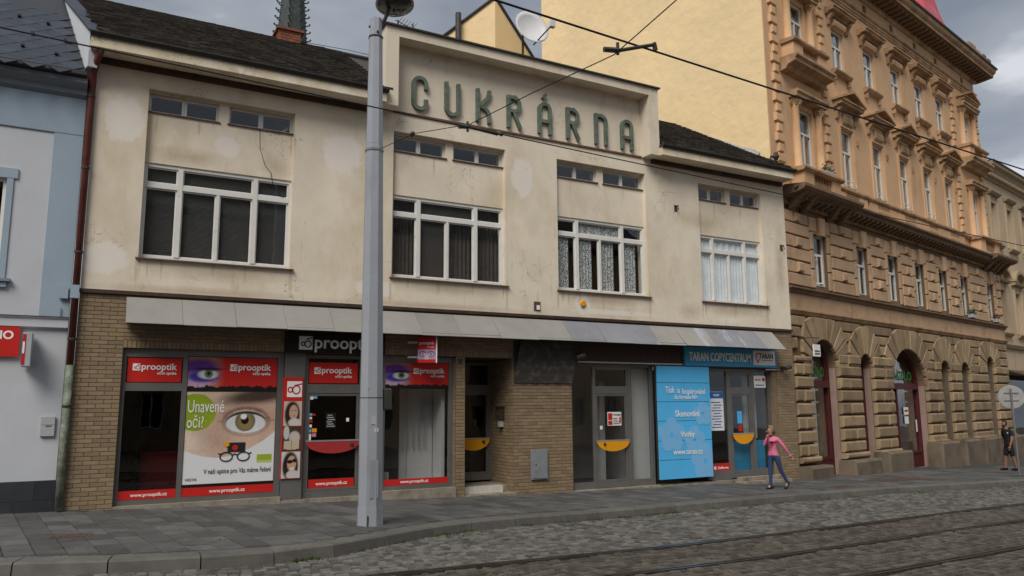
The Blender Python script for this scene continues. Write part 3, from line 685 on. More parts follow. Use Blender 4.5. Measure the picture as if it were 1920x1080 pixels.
def side_bricks(x, y0, y1, z0, z1, sgn=-1):      # tiled faces that look along x
    z = math.floor(z0/PZ)*PZ; r_ = int(round(z/PZ))
    while z < z1-.02:
        y = y0-((r_ % 2)*.5)*PX
        while y < y1-.01:
            a, b_ = max(y, y0), min(y+PX-.009, y1)
            if b_-a > .02: mb.box(x-.01, x+.01, a, b_, max(z, z0), min(z+PZ-.009, z1), random.random())
            y += PX
        z += PZ; r_ += 1
side_bricks(9.05, .022, 1.22, -.26, 2.89); side_bricks(17.62, .022, .30, -.3, 2.7); side_bricks(7.55, .022, .25, -.26, 2.86)
o = mb.build('bricks', 'brick', tw); o['kind'] = 'stuff'
bk = MB(); bk.box(9.06, 9.35, .31, 1.3, -.5, 2.95); bk.box(7.5, 7.78, .31, 1.3, -.5, 2.95); bk.box(7.5, 9.4, .31, 1.3, 2.89, 3.2); bk.build('alcove_wall', 'mortar', shop)
# ---- shop fronts: helper for glazed aluminium units
def group_part(name, label=None):
    o = bpy.data.objects.new(name, None); col.objects.link(o); o.parent = shop
    if label: o['label'] = label
    return o
def bars(mb, y, d, *rects):
    for i, r_ in enumerate(rects): mb.box(r_[0], r_[1], y+.0015*(i % 3), y+d, r_[2], r_[3])
def pane(parent, x0, x1, z0, z1, y, m_='glass_shop'): return MB().box(x0, x1, y, y+.006, z0, z1).build('pane', m_, parent)
def redlogo(parent, x0, x1, zc, wd, y, sub=True, mt='sign_white', bgm='sign_red', name='lettering'):
    """white square with a pair of spectacles, the shop's word, and the small line under it"""
    h = wd*.17; xl = x0
    MB().box(xl, xl+h, y-.003, y, zc-h/2, zc+h/2).build('emblem', mt, parent)
    gm = MB()
    for (cx, rr) in ((.30, .13), (.66, .24)):
        n = 12; gm.stroke([(xl+h*cx+h*rr*math.cos(6.2832*i/n), zc-h*.08+h*rr*math.sin(6.2832*i/n)) for i in range(n+1)], h*.085, y-.006, y-.0035)
    gm.stroke([(xl+h*.55, zc+h*.28), (xl+h*.98, zc+h*.40)], h*.085, y-.006, y-.0035)
    gm.build('emblem_glasses', bgm, parent)
    text('prooptik', mt, parent, xl+h*1.12, y-.0025, zc-h*.36, width=wd-h*1.12, bold=.0035, name=name)
    if sub: text('oční optika', mt, parent, xl+wd*.55, y-.0025, zc-h*1.05, width=wd*.45, bold=.0035, name=name)
# display window 1
sw = group_part('shop_window', 'display window with red header panel and eye poster')
fr = MB(); y = .09
bars(fr, y, .07, (.78, .85, .02, 2.89), (3.62, 3.74, .0, 2.89), (1.83, 1.92, .02, 2.89), (.85, 1.83, 2.735, 2.89), (1.92, 3.62, 2.77, 2.89), (.85, 1.83, 2.10, 2.25), (.85, 1.83, .02, .11), (1.92, 3.62, .02, .11))
fr.build('frame', 'alu_frame', sw)
pane(sw, .85, 1.83, .11, 2.10, y+.03, 'glass_dark'); pane(sw, .85, 1.83, 2.25, 2.735, y+.05); pane(sw, 1.92, 3.62, .11, 2.77, y+.05)
room(sw, .7, 3.7, .02, 2.95, .31, 2.4)
hp = MB().box(.875, 1.805, y+.012, y+.02, 2.265, 2.715).build('header_panel', 'sign_red', shop); redlogo(hp, .96, 1.75, 2.545, .76, y+.011)
bs = MB().box(.852, 1.828, y+.012, y+.02, .115, .275).build('web_strip', 'sign_red', shop); text('www.prooptik.cz', 'sign_white', bs, 1.06, y+.010, .165, width=.62, bold=.0035)
bs = MB().box(1.922, 3.618, y+.012, y+.02, .115, .275).build('web_strip', 'sign_red', shop); text('www.prooptik.cz', 'sign_white', bs, 2.42, y+.010, .165, width=.66, bold=.0035)
# plant and red counter inside the first pane
mb = MB(); rr = random.Random(4)
for i in range(420):
    cx, cz = 1.0+rr.gauss(0, .12), .35+rr.random()*.95; a = rr.uniform(0, 6.28); cy = .42+rr.uniform(0, .2); s_ = .045
    mb.add([(cx, cy, cz), (cx+s_*math.cos(a), cy+rr.uniform(-.03, .03), cz+s_*math.sin(a)), (cx+s_*1.6*math.cos(a+.4), cy, cz+s_*1.6*math.sin(a+.4))], [(0, 1, 2)])
tag(mb.build('potted_plant', 'leaf'), 'leafy plant behind the dark left pane of the optician window', 'plant')
cn_ = thing('counter', 'dark red counter behind the left pane of the optician window', 'counter', (1.5, .7, .05))
MB().box(-.28, .4, -.1, .3, 0, .85).build('front', 'guard_red', cn_); MB().box(-.30, .42, -.12, .32, .85, .88).build('top', 'guard_red', cn_)
# eye poster
def blotch(X, Z, cx, cz, rx, rz, soft=.25): return 1-ss(1-soft, 1+soft, np.sqrt(((X-cx)/rx)**2+((Z-cz)/rz)**2))
nz_ = rng.random((64, 64))
def noise2(X, Z, k):
    u = (X*k) % 63; v_ = (Z*k) % 63; i, j = u.astype(int), v_.astype(int); fu, fv = u-i, v_-j
    return (nz_[i, j]*(1-fu)+nz_[i+1, j]*fu)*(1-fv)+(nz_[i, j+1]*(1-fu)+nz_[i+1, j+1]*fu)*fv
def eyeband(X, Z, w_=.36):
    """red header with a made-up eye at the left and a torn black lower edge"""
    c = np.zeros(X.shape+(3,))+np.array((.52, .022, .018))
    q = X/w_
    c = lay(c, (1-ss(.75, 1.15, q)), (.42, .17, .13))
    c = lay(c, blotch(q, Z, .35, .72, .55, .22, .4), (.10, .03, .22)); c = lay(c, blotch(q, Z, .25, .30, .45, .22, .6), (.55, .36, .50)); c = lay(c, blotch(q, Z, .45, .44, .48, .17, .35), (.05, .04, .30))
    c = lay(c, blotch(q, Z, .60, .50, .30, .13, .25), (.62, .62, .62)); c = lay(c, blotch(q, Z, .62, .52, .13, .13, .2), (.14, .20, .12)); c = lay(c, blotch(q, Z, .62, .53, .055, .06, .3), (.01, .01, .01))
    c = lay(c, blotch(q, Z, .62, .66, .42, .045, .5)*.9, (.01, .01, .03))
    c *= (1+.3*(noise2(X, Z, 40)-.5)*(q < .9))[..., None]
    edge = .10+.07*noise2(X, X*0, 24)+.05*noise2(X, X*0+.4, 60)
    c = lay(c, (Z < edge-.0).astype(float), (.012, .011, .011))
    return c
def poster(X, Z):
    c = np.zeros(X.shape+(3,))+np.array((.60, .44, .34))
    c = lay(c, ss(.25, 1.0, X)*.35, (.50, .30, .22)); c = lay(c, (1-ss(.0, .28, X))*.5, (.72, .60, .50))
    c = lay(c, blotch(X, Z, .10, .40, .18, .22, .7)*.6, (.74, .62, .52)); c = lay(c, blotch(X, Z, .30, .52, .20, .25, .8)*.5, (.42, .26, .19))
    c = lay(c, blotch(X, Z-.12*X, .80, .86, .40, .085, .55), (.07, .045, .035))             # brow
    c = lay(c, blotch(X, Z, .66, .70, .30, .15, .5)*.55, (.36, .20, .15))
    Zo = Z; Z = .66+(Z-.665)/1.32
    lid = blotch(X, Z, .665, .665, .265, .125, .12); c = lay(c, lid, (.24, .13, .10))
    c = lay(c, blotch(X, Z, .665, .655, .245, .108, .08), (.62, .44, .36)); c = lay(c, blotch(X, Z, .665, .655, .235, .096, .10), (.03, .02, .02))
    ang = np.arctan2(Z-.645, X-.665); rr = np.sqrt(((X-.665)/.25)**2+((Z-.655)/.11)**2)
    c = lay(c, ((np.sin(ang*46+6*np.sin(ang*9)) > .25) & (rr > .93) & (rr < 1.22+.08*np.sin(ang*23)) & (Z > .66)).astype(float)*.35, (.02, .012, .01))
    white = blotch(X, Z, .665, .645, .225, .082, .06); c = lay(c, white, (.66, .67, .69))
    iris = blotch(X, Z, .655, .665, .115, .086, .06)*white; c = lay(c, iris, (.15, .14, .09)); c = lay(c, blotch(X, Z, .655, .655, .085, .062, .2)*white, (.26, .19, .07))
    c = lay(c, blotch(X, Z, .650, .675, .045, .036, .1)*white, (.008, .008, .008)); c = lay(c, blotch(X, Z, .635, .705, .035, .024, .15)*white, (.72, .74, .76))
    Z = Zo; d = np.sqrt(((X-.10)/.225)**2+((Z-.775)/.205)**2)
    c = lay(c, 1-ss(.98, 1.01, d), (.25, .34, .02))
    c *= (1+.16*(noise2(X, Z, 55)-.5)+.18*(noise2(X, Z, 9)-.5))[..., None]
    # white foot of the poster with its curved upper edge
    zc = np.interp(X, [0, .1, .2, .35, .5, .7, .85, 1], [.36, .325, .295, .275, .29, .36, .44, .55])
    c = lay(c, 1-ss(-.004, .004, Z-zc), (.70, .71, .73))
    c = lay(c, ((X > .80) & (X < .975) & (Z > .215) & (Z < .30)).astype(float), (.30, .40, .03)); c = lay(c, ((X > .80) & (X < .975) & (Z > .205) & (Z <= .235)).astype(float), (.45, .52, .18))
    return c
pb = group_part('window_poster', 'tired-eyes poster with a large eye, green disc and white foot')
printed('header_print', pb, 1.93, 3.61, 2.085, 2.755, y+.018, 150, 64, eyeband)
printed('eye_print', pb, 1.93, 3.61, .335, 2.083, y+.018, 190, 200, poster)
MB().box(1.93, 3.61, y+.014, y+.019, .278, .333).build('black_edge', 'sign_black', pb)
redlogo(pb, 2.70, 3.5, 2.56, .78, y+.012)
text('Unavené', 'sign_white', pb, 1.95, y+.012, 1.69, width=.66, height=.24, bold=.0); text('oči?', 'sign_white', pb, 1.95, y+.012, 1.40, width=.30, height=.24)
text('V naši optice pro Vás máme řešení', 'print_dark', pb, 2.30, y+.012, .52, width=1.26, height=.13, bold=.0); text('HOYA', 'print_dark', pb, 1.98, y+.012, .40, width=.20, height=.05)
sp = MB()
for cx in (2.70, 3.02):
    sp.stroke([(cx+.115*math.cos(6.2832*i/16), .83+.085*math.sin(6.2832*i/16)) for i in range(17)], .022, y+.008, y+.013)
sp.stroke([(2.815, .86), (2.86, .88), (2.905, .86)], .02, y+.008, y+.013); sp.stroke([(2.55, .90), (2.60, .88)], .02, y+.008, y+.013); sp.stroke([(3.12, .88), (3.17, .90)], .02, y+.008, y+.013)
sp.box(2.72, 3.05, y+.010, y+.013, .92, 1.10); sp.build('spectacles_print', 'print_dark', pb)
MB().lathe([(.05, 0), (.05, .004)], (0, 0, 0), 14).build('emoji_print', 'guard_yellow', pb).matrix_local = Matrix.Translation((2.70, y+.007, 1.07)) @ Matrix.Rotation(R(90), 4, 'X')
MB().lathe([(.055, 0), (.055, .004)], (0, 0, 0), 14).build('play_print', 'sign_red', pb).matrix_local = Matrix.Translation((2.86, y+.006, 1.0)) @ Matrix.Rotation(R(90), 4, 'X')
MB().box(.775, 3.74, -.03, .25, -.35, .018).build('plinth', 'concrete_sill', shop)
# pillar with the photo strip
pl = group_part('pillar_panel', 'red strip with spectacles emblem and three portrait photos')
MB().box(3.75, 4.16, .03, .2, -.35, 2.88).build('panel', 'alu_frame', pl)
MB().box(3.72, 4.12, .0, .026, .36, 2.38).build('strip', 'sign_red', pl)
MB().box(3.80, 4.10, -.004, -.001, 1.98, 2.30).build('emblem', 'sign_white', pl)
gm = MB()
for (cx, rr_) in ((3.865, .045), (3.985, .075)): gm.stroke([(cx+rr_*math.cos(6.2832*i/14), 2.13+rr_*math.sin(6.2832*i/14)*1.1) for i in range(15)], .024, -.009, -.005)
gm.stroke([(3.95, 2.215), (4.095, 2.25)], .024, -.009, -.005); gm.build('emblem_glasses', 'sign_red', pl)
def face(hair, bgc, glasses, dark):
    def fn(X, Z):
        c = np.zeros(X.shape+(3,))+np.array(bgc); c = lay(c, ss(.3, .9, noise2(X, Z, 6))*.4, (.5, .45, .4))
        c = lay(c, blotch(X, Z, .48, .45, .42, .55, .15), hair); c = lay(c, blotch(X, Z, .55, .55, .24, .30, .12), (.52, .32, .22)); c = lay(c, blotch(X, Z, .62, .12, .35, .18, .2), (.56, .52, .5))
        if glasses: c = lay(c, blotch(X, Z, .45, .62, .15, .07, .15), dark); c = lay(c, blotch(X, Z, .70, .66, .13, .07, .15), dark); c = lay(c, blotch(X, Z, .58, .36, .12, .05, .2), (.7, .6, .56))
        else: c = lay(c, blotch(X, Z, .47, .62, .05, .02, .3), dark); c = lay(c, blotch(X, Z, .66, .63, .05, .02, .3), dark); c = lay(c, blotch(X, Z, .58, .40, .08, .025, .3), (.40, .10, .10))
        return c
    return fn
def book(X, Z):
    c = np.zeros(X.shape+(3,))+np.array((.06, .035, .025)); c = lay(c, blotch(X, Z, .2, .75, .16, .28, .1), (.5, .5, .5)); c = lay(c, blotch(X, Z, .65, .55, .3, .25, .2), (.50, .46, .40))
    c = lay(c, ((Z < .42) & (Z > .05+.1*np.abs(X-.5)) & (X > .08) & (X < .92)).astype(float), (.50, .42, .30)); return lay(c, blotch(X, Z, .5, .22, .02, .25, .2), (.25, .2, .14))
printed('portrait_print', pl, 3.75, 4.11, 1.405, 1.895, -.002, 30, 40, face((.025, .015, .012), (.55, .45, .34), False, (.02, .015, .01)))
printed('book_print', pl, 3.745, 4.11, .90, 1.395, -.002, 30, 40, book)
printed('portrait_print', pl, 3.74, 4.11, .37, .89, -.002, 30, 40, face((.02, .015, .012), (.60, .58, .56), True, (.008, .008, .008)))
# optician's door
def door(label, x0, x1, zb, zt, ztr, y, gm_, guard, bar_z, sag, knob=True, frame='alu_frame', gx=None, zw=.075):
    d = group_part('shop_door', label); fr = MB(); t = zw
    bars(fr, y, .07, (x0, x0+t, zb, zt), (x1-t, x1, zb, zt), (x0+t, x1-t, zt-t, zt), (x0+t, x1-t, ztr, ztr+.19), (x0+t, x1-t, zb, zb+.14))
    fr.build('frame', frame, d)
    lf = MB(); pane_frame(lf, x0+t+.004, x1-t-.004, zb+.144, ztr-.004, y+.012, .05, .04); lf.build('leaf', frame, d)
    pane(d, x0+t+.05, x1-t-.05, zb+.19, ztr-.05, y+.03, gm_); pane(d, x0+t, x1-t, ztr+.19, zt-t, y+.035, gm_)
    MB().box(x0+t-.02, x1-t+.02, y-.06, y-.03, bar_z, bar_z+.03).build('push_bar', 'alu_light', d)
    a, b_ = x0+t-.01, x1-t+.01; n = 14
    poly = [(b_, bar_z-.002), (a, bar_z-.002)]+[(a+(b_-a)*i/n, bar_z-.055-sag*math.sin(math.pi*(i/n))**.55) for i in range(n+1)]
    MB().prism(poly, y-.055, y-.035).build('guard', guard, d)
    if knob: MB().lathe([(.035, 0), (.04, .01), (.03, .03)], (0, 0, 0), 10).build('knob', 'dark_metal', d).matrix_local = Matrix.Translation((b_-.17 if gx is None else gx, y-.056, bar_z-.07)) @ Matrix.Rotation(R(90), 4, 'X')
    return d
d1 = door("optician's door with red curved guard and header panel", 4.17, 5.42, -.06, 2.86, 2.06, .10, 'glass_dark', 'guard_red', 1.07, .19)
hp = MB().box(4.265, 5.30, .112, .12, 2.27, 2.70).build('header_panel', 'sign_red', shop); redlogo(hp, 4.37, 5.2, 2.53, .80, .111)
bs = MB().box(4.32, 5.27, .112, .12, .135, .31).build('web_strip', 'sign_red', shop); text('www.prooptik.cz', 'sign_white', bs, 4.47, .110, .19, width=.66, bold=.0035)
room(d1, 4.0, 5.6, -.1, 2.95, .31, 2.6)
st_ = [(4.30, 1.93, .07, .07, 'sign_white'), (4.37, 1.95, .08, .08, 'lilac'), (4.285, 1.60, .07, .05, 'sign_blue'), (4.36, 1.60, .07, .04, 'sign_red'), (4.285, 1.53, .07, .045, 'sign_white'), (4.285, 1.46, .08, .05, 'sign_red'), (4.285, 1.36, .07, .06, 'sign_white'), (4.285, 1.26, .06, .07, 'sign_blue'), (4.36, 1.26, .10, .08, 'guard_yellow'), (4.36, 1.17, .09, .07, 'print_pink'), (4.285, 1.09, .06, .14, 'sign_white'), (5.08, 1.47, .06, .075, 'sign_white')]
for (sx, sz, sw_, sh, mt) in st_: MB().box(sx, sx+sw_, .122, .126, sz, sz+sh).build('sticker', mt, shop)
oh = MB().box(4.64, 4.86, .120, .126, 1.33, 1.66).build('hours_notice', 'sign_black', shop)
for i in range(6): MB().box(4.66+.02*(i % 2), 4.84-.03*(i % 3), .117, .1195, 1.37+i*.045, 1.387+i*.045).build('notice_line', 'box_grey', oh)
MB().box(3.74, 5.86, -.02, .28, -.42, -.06).build('door_sill', 'concrete_sill', shop)
MB().box(5.42, 5.84, .06, .16, -.06, 2.88).build('mullion_panel', 'alu_frame', shop)
sidep = MB().box(5.56, 5.83, .04, .058, .25, 2.30).build('side_strip', 'sign_red', shop)
# display window right of the lamp post
sw = group_part('shop_window', 'display window with spectacle racks behind the lamp post'); fr = MB(); y = .10
bars(fr, y, .07, (5.84, 5.92, .0, 2.87), (7.43, 7.55, .0, 2.87), (5.92, 7.43, 2.75, 2.87), (5.92, 7.43, -.05, .09))
fr.build('frame', 'alu_frame', sw); pane(sw, 5.92, 7.43, .09, 2.75, y+.04)
room(sw, 5.86, 7.50, -.05, 2.9, .31, .95, 'room_pale'); MB().box(5.9, 6.55, .90, .94, .0, 2.7).build('dark_panel', 'room_dark', sw); MB().box(6.75, 7.36, .88, .94, .0, 2.7).build('display_wall', 'room_pale', sw); MB().box(7.37, 7.44, .35, .87, 0, 2.7).build('display_side', 'room_pale', sw)
mb = MB()
for i in range(5):
    x = 6.55+.14*i; mb.box(x, x+.012, .80, .812, .85, 2.1)
    for k in range(16): mb.box(x-.03, x+.04, .78, .80, .88+k*.075, .895+k*.075)
mb.build('spectacle_rack', 'alu_light', sw); B('display_block', 'room_pale', sw, 5.95, 6.12, .35, .5, .12, .36)
pb = group_part('window_header', 'red header with made-up eye over the right display window')
def band2(X, Z): return eyeband(X, Z, .40)
printed('header_print', pb, 5.925, 7.425, 2.16, 2.735, y+.018, 130, 60, band2); redlogo(pb, 6.58, 7.3, 2.555, .74, y+.012)
bs = MB().box(5.925, 7.425, y+.012, y+.02, .095, .225).build('web_strip', 'sign_red', shop); text('www.prooptik.cz', 'sign_white', bs, 6.30, y+.010, .135, width=.66, bold=.0035)
MB().box(5.86, 7.565, -.03, .28, -.5, -.002).build('plinth', 'concrete_sill', shop)
text('25', 'dark_metal', shop, 7.60, -.004, 2.74, width=.13, height=.11, bold=.01, name='house_number')
# alcove and house door
al = door('dark house door set back in the tiled alcove, with yellow guard', 8.02, 9.04, .0, 2.84, 2.10, 1.15, 'glass_dark', 'guard_yellow', .98, .22)
room(al, 7.9, 9.1, -.2, 2.95, 1.32, 3)
B('alcove_ceiling', 'dark_metal', shop, 7.79, 9.05, .31, 1.2, 2.86, 2.888); B('alcove_floor', 'concrete_sill', shop, 7.79, 9.05, .32, 1.3, -.4, -.05)
for i in range(8): B('step_tile', 'tile_white', shop, 7.80+i*.131, 7.80+i*.131+.126, .16, .33, -.20, -.045)
B('door_step', 'concrete_sill', shop, 7.79, 9.05, -.12, .30, -.5, -.205)
bx_ = thing('intercom_box', 'dark brown intercom box on the alcove side wall', 'intercom', (9.03, .55, 1.30)); B('case', 'brown_board', bx_, -.12, .0, -.12, .12, .15, .44); B('button', 'iron_brown', bx_, -.13, -.12, -.05, .05, .25, .32); B('lower_case', 'box_grey', bx_, -.09, .0, -.08, .05, -.02, .13); B('hood', 'dark_metal', bx_, -.15, .0, -.15, .15, .441, .465)
# middle wall
fo = MB(); v = []; f = []; nx, nz = 24, 16
for j in range(nz+1):
    for i in range(nx+1):
        q, p = i/nx, j/nz; v.append((9.03+.16*p+1.65*q, -.04-.09*p+.012*math.sin(i*1.3+j*.8)+.01*math.sin(j*2.1), 2.31+1.02*p))
for j in range(nz):
    for i in range(nx): f.append((j*(nx+1)+i, j*(nx+1)+i+1, (j+1)*(nx+1)+i+1, (j+1)*(nx+1)+i))
fo.add(v, f); o = fo.build('sheeting', 'foil_dark', shop, smooth=True); o['label'] = 'dark wrinkled sheeting hanging under the canopy over the middle wall'
B('sheeting_backing', 'foil_dark', shop, 9.06, 10.67, -.012, -.001, 2.315, 3.3)
mt_ = thing('meter_cabinet', 'small grey metal meter cabinet on the tiled middle wall', 'cabinet', (9.72, 0, .06)); B('case', 'meter_grey', mt_, -.22, .22, -.05, -.001, 0, .69); B('door', 'meter_grey', mt_, -.19, .19, -.065, -.051, .03, .66); B('lock', 'dark_metal', mt_, -.13, -.10, -.073, -.066, .33, .36)
# empty shop
es = group_part('shop_window', 'empty shop front with glazed panels either side of its door'); fr = MB(); y = .12
bars(fr, y, .07, (10.69, 10.77, -.25, 2.83), (13.20, 13.30, -.28, 2.83), (10.77, 13.2, 2.74, 2.83), (10.77, 11.42, -.27, -.10), (12.55, 13.20, -.27, -.10), (12.50, 12.58, -.25, 2.74))
fr.build('frame', 'alu_frame', es); pane(es, 10.77, 11.42, -.10, 2.74, y+.04); pane(es, 12.58, 13.20, -.10, 2.74, y+.04)
d3 = door('glazed door of the empty shop with yellow guard', 11.40, 12.52, -.26, 2.745, 2.06, .13, 'glass_shop', 'guard_yellow', .88, .20, gx=11.68)
ro = room(es, 10.6, 13.35, -.26, 2.9, .31, 2.6, 'room_pale', floor='room_floor'); B('pale_partition', 'room_pale', es, 12.75, 13.3, .33, .5, -.25, 2.72); B('pale_partition', 'room_pale', es, 12.2, 12.36, 1.0, 1.3, -.25, 2.4); B('back_door', 'room_pale', es, 11.3, 11.55, 2.4, 2.5, -.25, 2.1)
nt_ = MB().box(11.84, 12.27, .145, .15, 1.26, 1.60).build('rental_notice', 'sign_white', shop); B('notice_block', 'sign_red', nt_, 11.855, 11.985, .140, .144, 1.40, 1.57); B('notice_block', 'sign_red', nt_, 11.855, 11.985, .140, .144, 1.28, 1.38); text('K PRONÁJMU', 'print_dark', nt_, 12.0, .141, 1.51, width=.25, height=.06, bold=.003)
for i in range(4): B('notice_line', 'print_dark', nt_, 12.01, 12.2-.02*i, .140, .144, 1.30+i*.045, 1.315+i*.045)
B('house_shape', 'sign_red', nt_, 12.20, 12.25, .139, .144, 1.32, 1.47); B('small_notice', 'sign_white', shop, 11.60, 11.68, .142, .15, 1.17, 1.26)
rb = MB(); x = 10.86
while x < 14.22: rb.box(x, x+.052, -.012, .0, 2.86, 3.42); x += .06
rb.box(10.85, 14.24, .0, .012, 2.84, 3.45); rb.build('ribbed_fascia', 'ribbed_brown', shop); B('fascia_trim', 'alu_light', shop, 10.85, 14.24, -.03, .0, 2.825, 2.858)
B('shop_sill', 'concrete_sill', shop, 10.68, 13.30, -.06, .28, -.6, -.27)
# copy shop front
cs = group_part('shop_window', 'copy shop front with glazing either side of its door'); fr = MB(); y = .12
bars(fr, y, .07, (15.14, 15.24, -.25, 2.76), (17.52, 17.60, -.25, 2.74), (15.24, 17.52, 2.68, 2.76), (15.24, 15.92, -.27, -.02), (16.9, 17.52, -.27, -.02), (15.92, 16.0, -.25, 2.68), (16.86, 16.94, -.25, 2.68))
fr.build('frame', 'alu_frame', cs); pane(cs, 15.24, 15.92, -.02, 2.68, y+.04); pane(cs, 16.94, 17.52, -.02, 2.68, y+.04)
d4 = door('copy shop door with yellow guard and stickers', 15.98, 16.88, -.24, 2.685, 2.06, .13, 'glass_shop', 'guard_yellow', .95, .22, knob=False)
room(cs, 15.1, 17.62, -.26, 2.8, .31, 3.0); B('copier', 'box_grey', cs, 15.35, 15.75, .7, 1.1, -.2, .75); B('inner_board', 'room_pale', cs, 17.0, 17.5, .6, .65, .8, 2.6); B('inner_panel', 'sign_teal', cs, 16.1, 17.5, .34, .36, -.2, .75)
ps = MB().box(15.27, 15.77, .130, .138, 1.06, 2.12).build('price_poster', 'poster_white', shop); B('poster_head', 'print_blue', ps, 15.275, 15.765, .126, .1295, 1.94, 2.115); text('VAZBY', 'sign_white', ps, 15.40, .124, 2.0, width=.24, bold=.003)
for i in range(10): B('poster_line', 'print_blue', ps, 15.33+.04*(i % 3), 15.70-.05*(i % 2), .126, .1295, 1.14+i*.075, 1.165+i*.075)
rs_ = MB().box(15.27, 15.91, .130, .138, -.06, .18).build('courier_sign', 'sign_red', shop); text('Zásilkovna', 'sign_white', rs_, 15.45, .127, .03, width=.40, bold=.0035); MB().lathe([(.05, 0), (.05, .005)], (0, 0, 0), 12).build('emblem', 'sign_white', rs_).matrix_local = Matrix.Translation((15.36, .128, .06)) @ Matrix.Rotation(R(90), 4, 'X')
B('sticker', 'sign_blue', shop, 16.30, 16.48, .155, .159, 1.24, 1.58); B('sticker', 'sign_red', shop, 16.33, 16.47, .155, .159, 1.02, 1.20)
xs_ = MB().box(16.98, 17.44, .125, .132, 2.24, 2.58).build('dealer_sign', 'poster_white', shop); text('xerox', 'sign_red', xs_, 17.02, .122, 2.44, width=.24, bold=.004); MB().lathe([(.055, 0), (.055, .004)], (0, 0, 0), 14).build('emblem', 'sign_red', xs_).matrix_local = Matrix.Translation((17.36, .1235, 2.47)) @ Matrix.Rotation(R(90), 4, 'X'); B('notice_line', 'print_dark', xs_, 17.03, 17.38, .1215, .1245, 2.30, 2.325)
B('shop_sill', 'concrete_sill', shop, 13.30, 17.60, -.02, .28, -.65, -.275)
B('entrance_step', 'concrete_sill', shop, 15.9, 17.7, -.42, -.03, -.6, -.29); B('entrance_step', 'concrete_sill', shop, 16.0, 17.6, -.22, -.021, -.285, -.20)
# ================================================================== lettering and signs
lt = thing('building_lettering', 'raised grey-green capital letters reading CUKRÁRNA on the parapet panel', 'sign', (6.39, 0.0, 8.58))
def arc(cx, cz, rx, rz, a0, a1, n=9): return [(cx+rx*math.cos(R(a0+(a1-a0)*i/n)), cz+rz*math.sin(R(a0+(a1-a0)*i/n))) for i in range(n+1)]
H, WL, SW = .84, .40, .088
def letter(ch, x):
    m = MB(); y0, y1 = -.075, .011; l, r_ = SW/2, WL-SW/2; rx = (r_-l)/2; c = WL/2; b_, t = SW/2, H-SW/2
    S_ = lambda p, yy=0.: m.stroke([(x+a, q) for a, q in p], SW, y0+yy, y1)
    if ch == 'C': S_([(r_, H*.63)]+arc(c, t-rx, rx, rx, 0, 180)+arc(c, b_+rx, rx, rx, 180, 360)+[(r_, H*.34)])
    if ch == 'U': S_([(l, H)]+arc(c, b_+rx, rx, rx, 180, 360)+[(r_, H)])
    if ch == 'K':
        S_([(l, 0), (l, H)]); S_([(r_+.01, H), (r_-.02, H*.80), (l+SW*.6, H*.50)], .003); S_([(l+SW*.6, H*.50)]+arc(l+.05, H*.20, r_-l-.05, H*.27, 75, 0)+[(r_, 0)], .006)
    if ch == 'R':
        S_([(l, 0), (l, H)]); S_([(l+SW/2, t), (c, t)]+arc(c, t-H*.21, rx, H*.21, 90, -90)+[(l+SW/2, t-H*.42)], .003); S_([(c-.02, t-H*.42), (WL-.02, 0)], .006)
    if ch == 'A': S_([(l, 0)]+arc(c, t-rx, rx, rx, 180, 0)+[(r_, 0)]); S_([(l+SW/2, H*.40), (r_-SW/2, H*.40)], .003)
    if ch == 'N': S_([(l, 0), (l, H)]); S_([(l+SW/2, t), (c, t)]+arc(c, t-rx, rx, rx, 90, 0)+[(r_, 0)], .003)
    if ch == "'": m.stroke([(x+.15, H+.09), (x+.24, H+.22)], .075, y0, y1)
    return m
XL = [6.39, 7.22, 8.05, 8.90, 9.79, 10.64, 11.53, 12.38]
for ch, x in zip('CUKRARNA', XL): letter(ch, x-6.39).build('letter', 'letter_green', lt)
letter("'", XL[4]-6.39).build('accent', 'letter_green', lt)
# black fascia sign
bs = thing('shop_sign', 'black fascia board with white prooptik lettering behind the lamp post', 'sign', (3.72, -.02, 2.88))
B('board', 'sign_black', bs, 0, 2.12, -.06, .015, 0, .43); redlogo(bs, .27, 1.9, .205, 1.62, -.061, sub=False, bgm='sign_black')
# projecting blade sign
bl = thing('projecting_sign', 'small red prooptik blade sign with white edge projecting under the canopy', 'sign', (6.72, -.3, 2.72), R(-24))
B('panel', 'sign_red', bl, -.20, .20, -.03, .03, 0, .56); B('edge', 'sign_white', bl, .201, .225, -.035, .035, -.005, .565); text('prooptik', 'sign_white', bl, -.16, -.032, .40, width=.32, bold=.0035); text('oční optika', 'sign_white', bl, -.0, -.032, .33, width=.16, bold=.003); B('bracket', 'alu_light', bl, -.42, -.201, -.012, .012, .42, .46); B('bracket', 'alu_light', bl, -.42, -.201, -.012, .012, .10, .14)
def eyes2(X, Z):
    c = np.zeros(X.shape+(3,))+np.array((.42, .28, .42))
    for cx in (.28, .74): c = lay(c, blotch(X, Z, cx, .55, .2, .3, .2), (.14, .08, .22)); c = lay(c, blotch(X, Z, cx, .52, .13, .17, .15), (.55, .52, .6)); c = lay(c, blotch(X, Z, cx, .52, .05, .12, .15), (.06, .05, .1))
    return lay(c, blotch(X, Z, .5, .2, .12, .4, .4), (.6, .45, .5))
printed('eyes_print', bl, -.195, .195, .07, .29, -.033, 30, 18, eyes2)
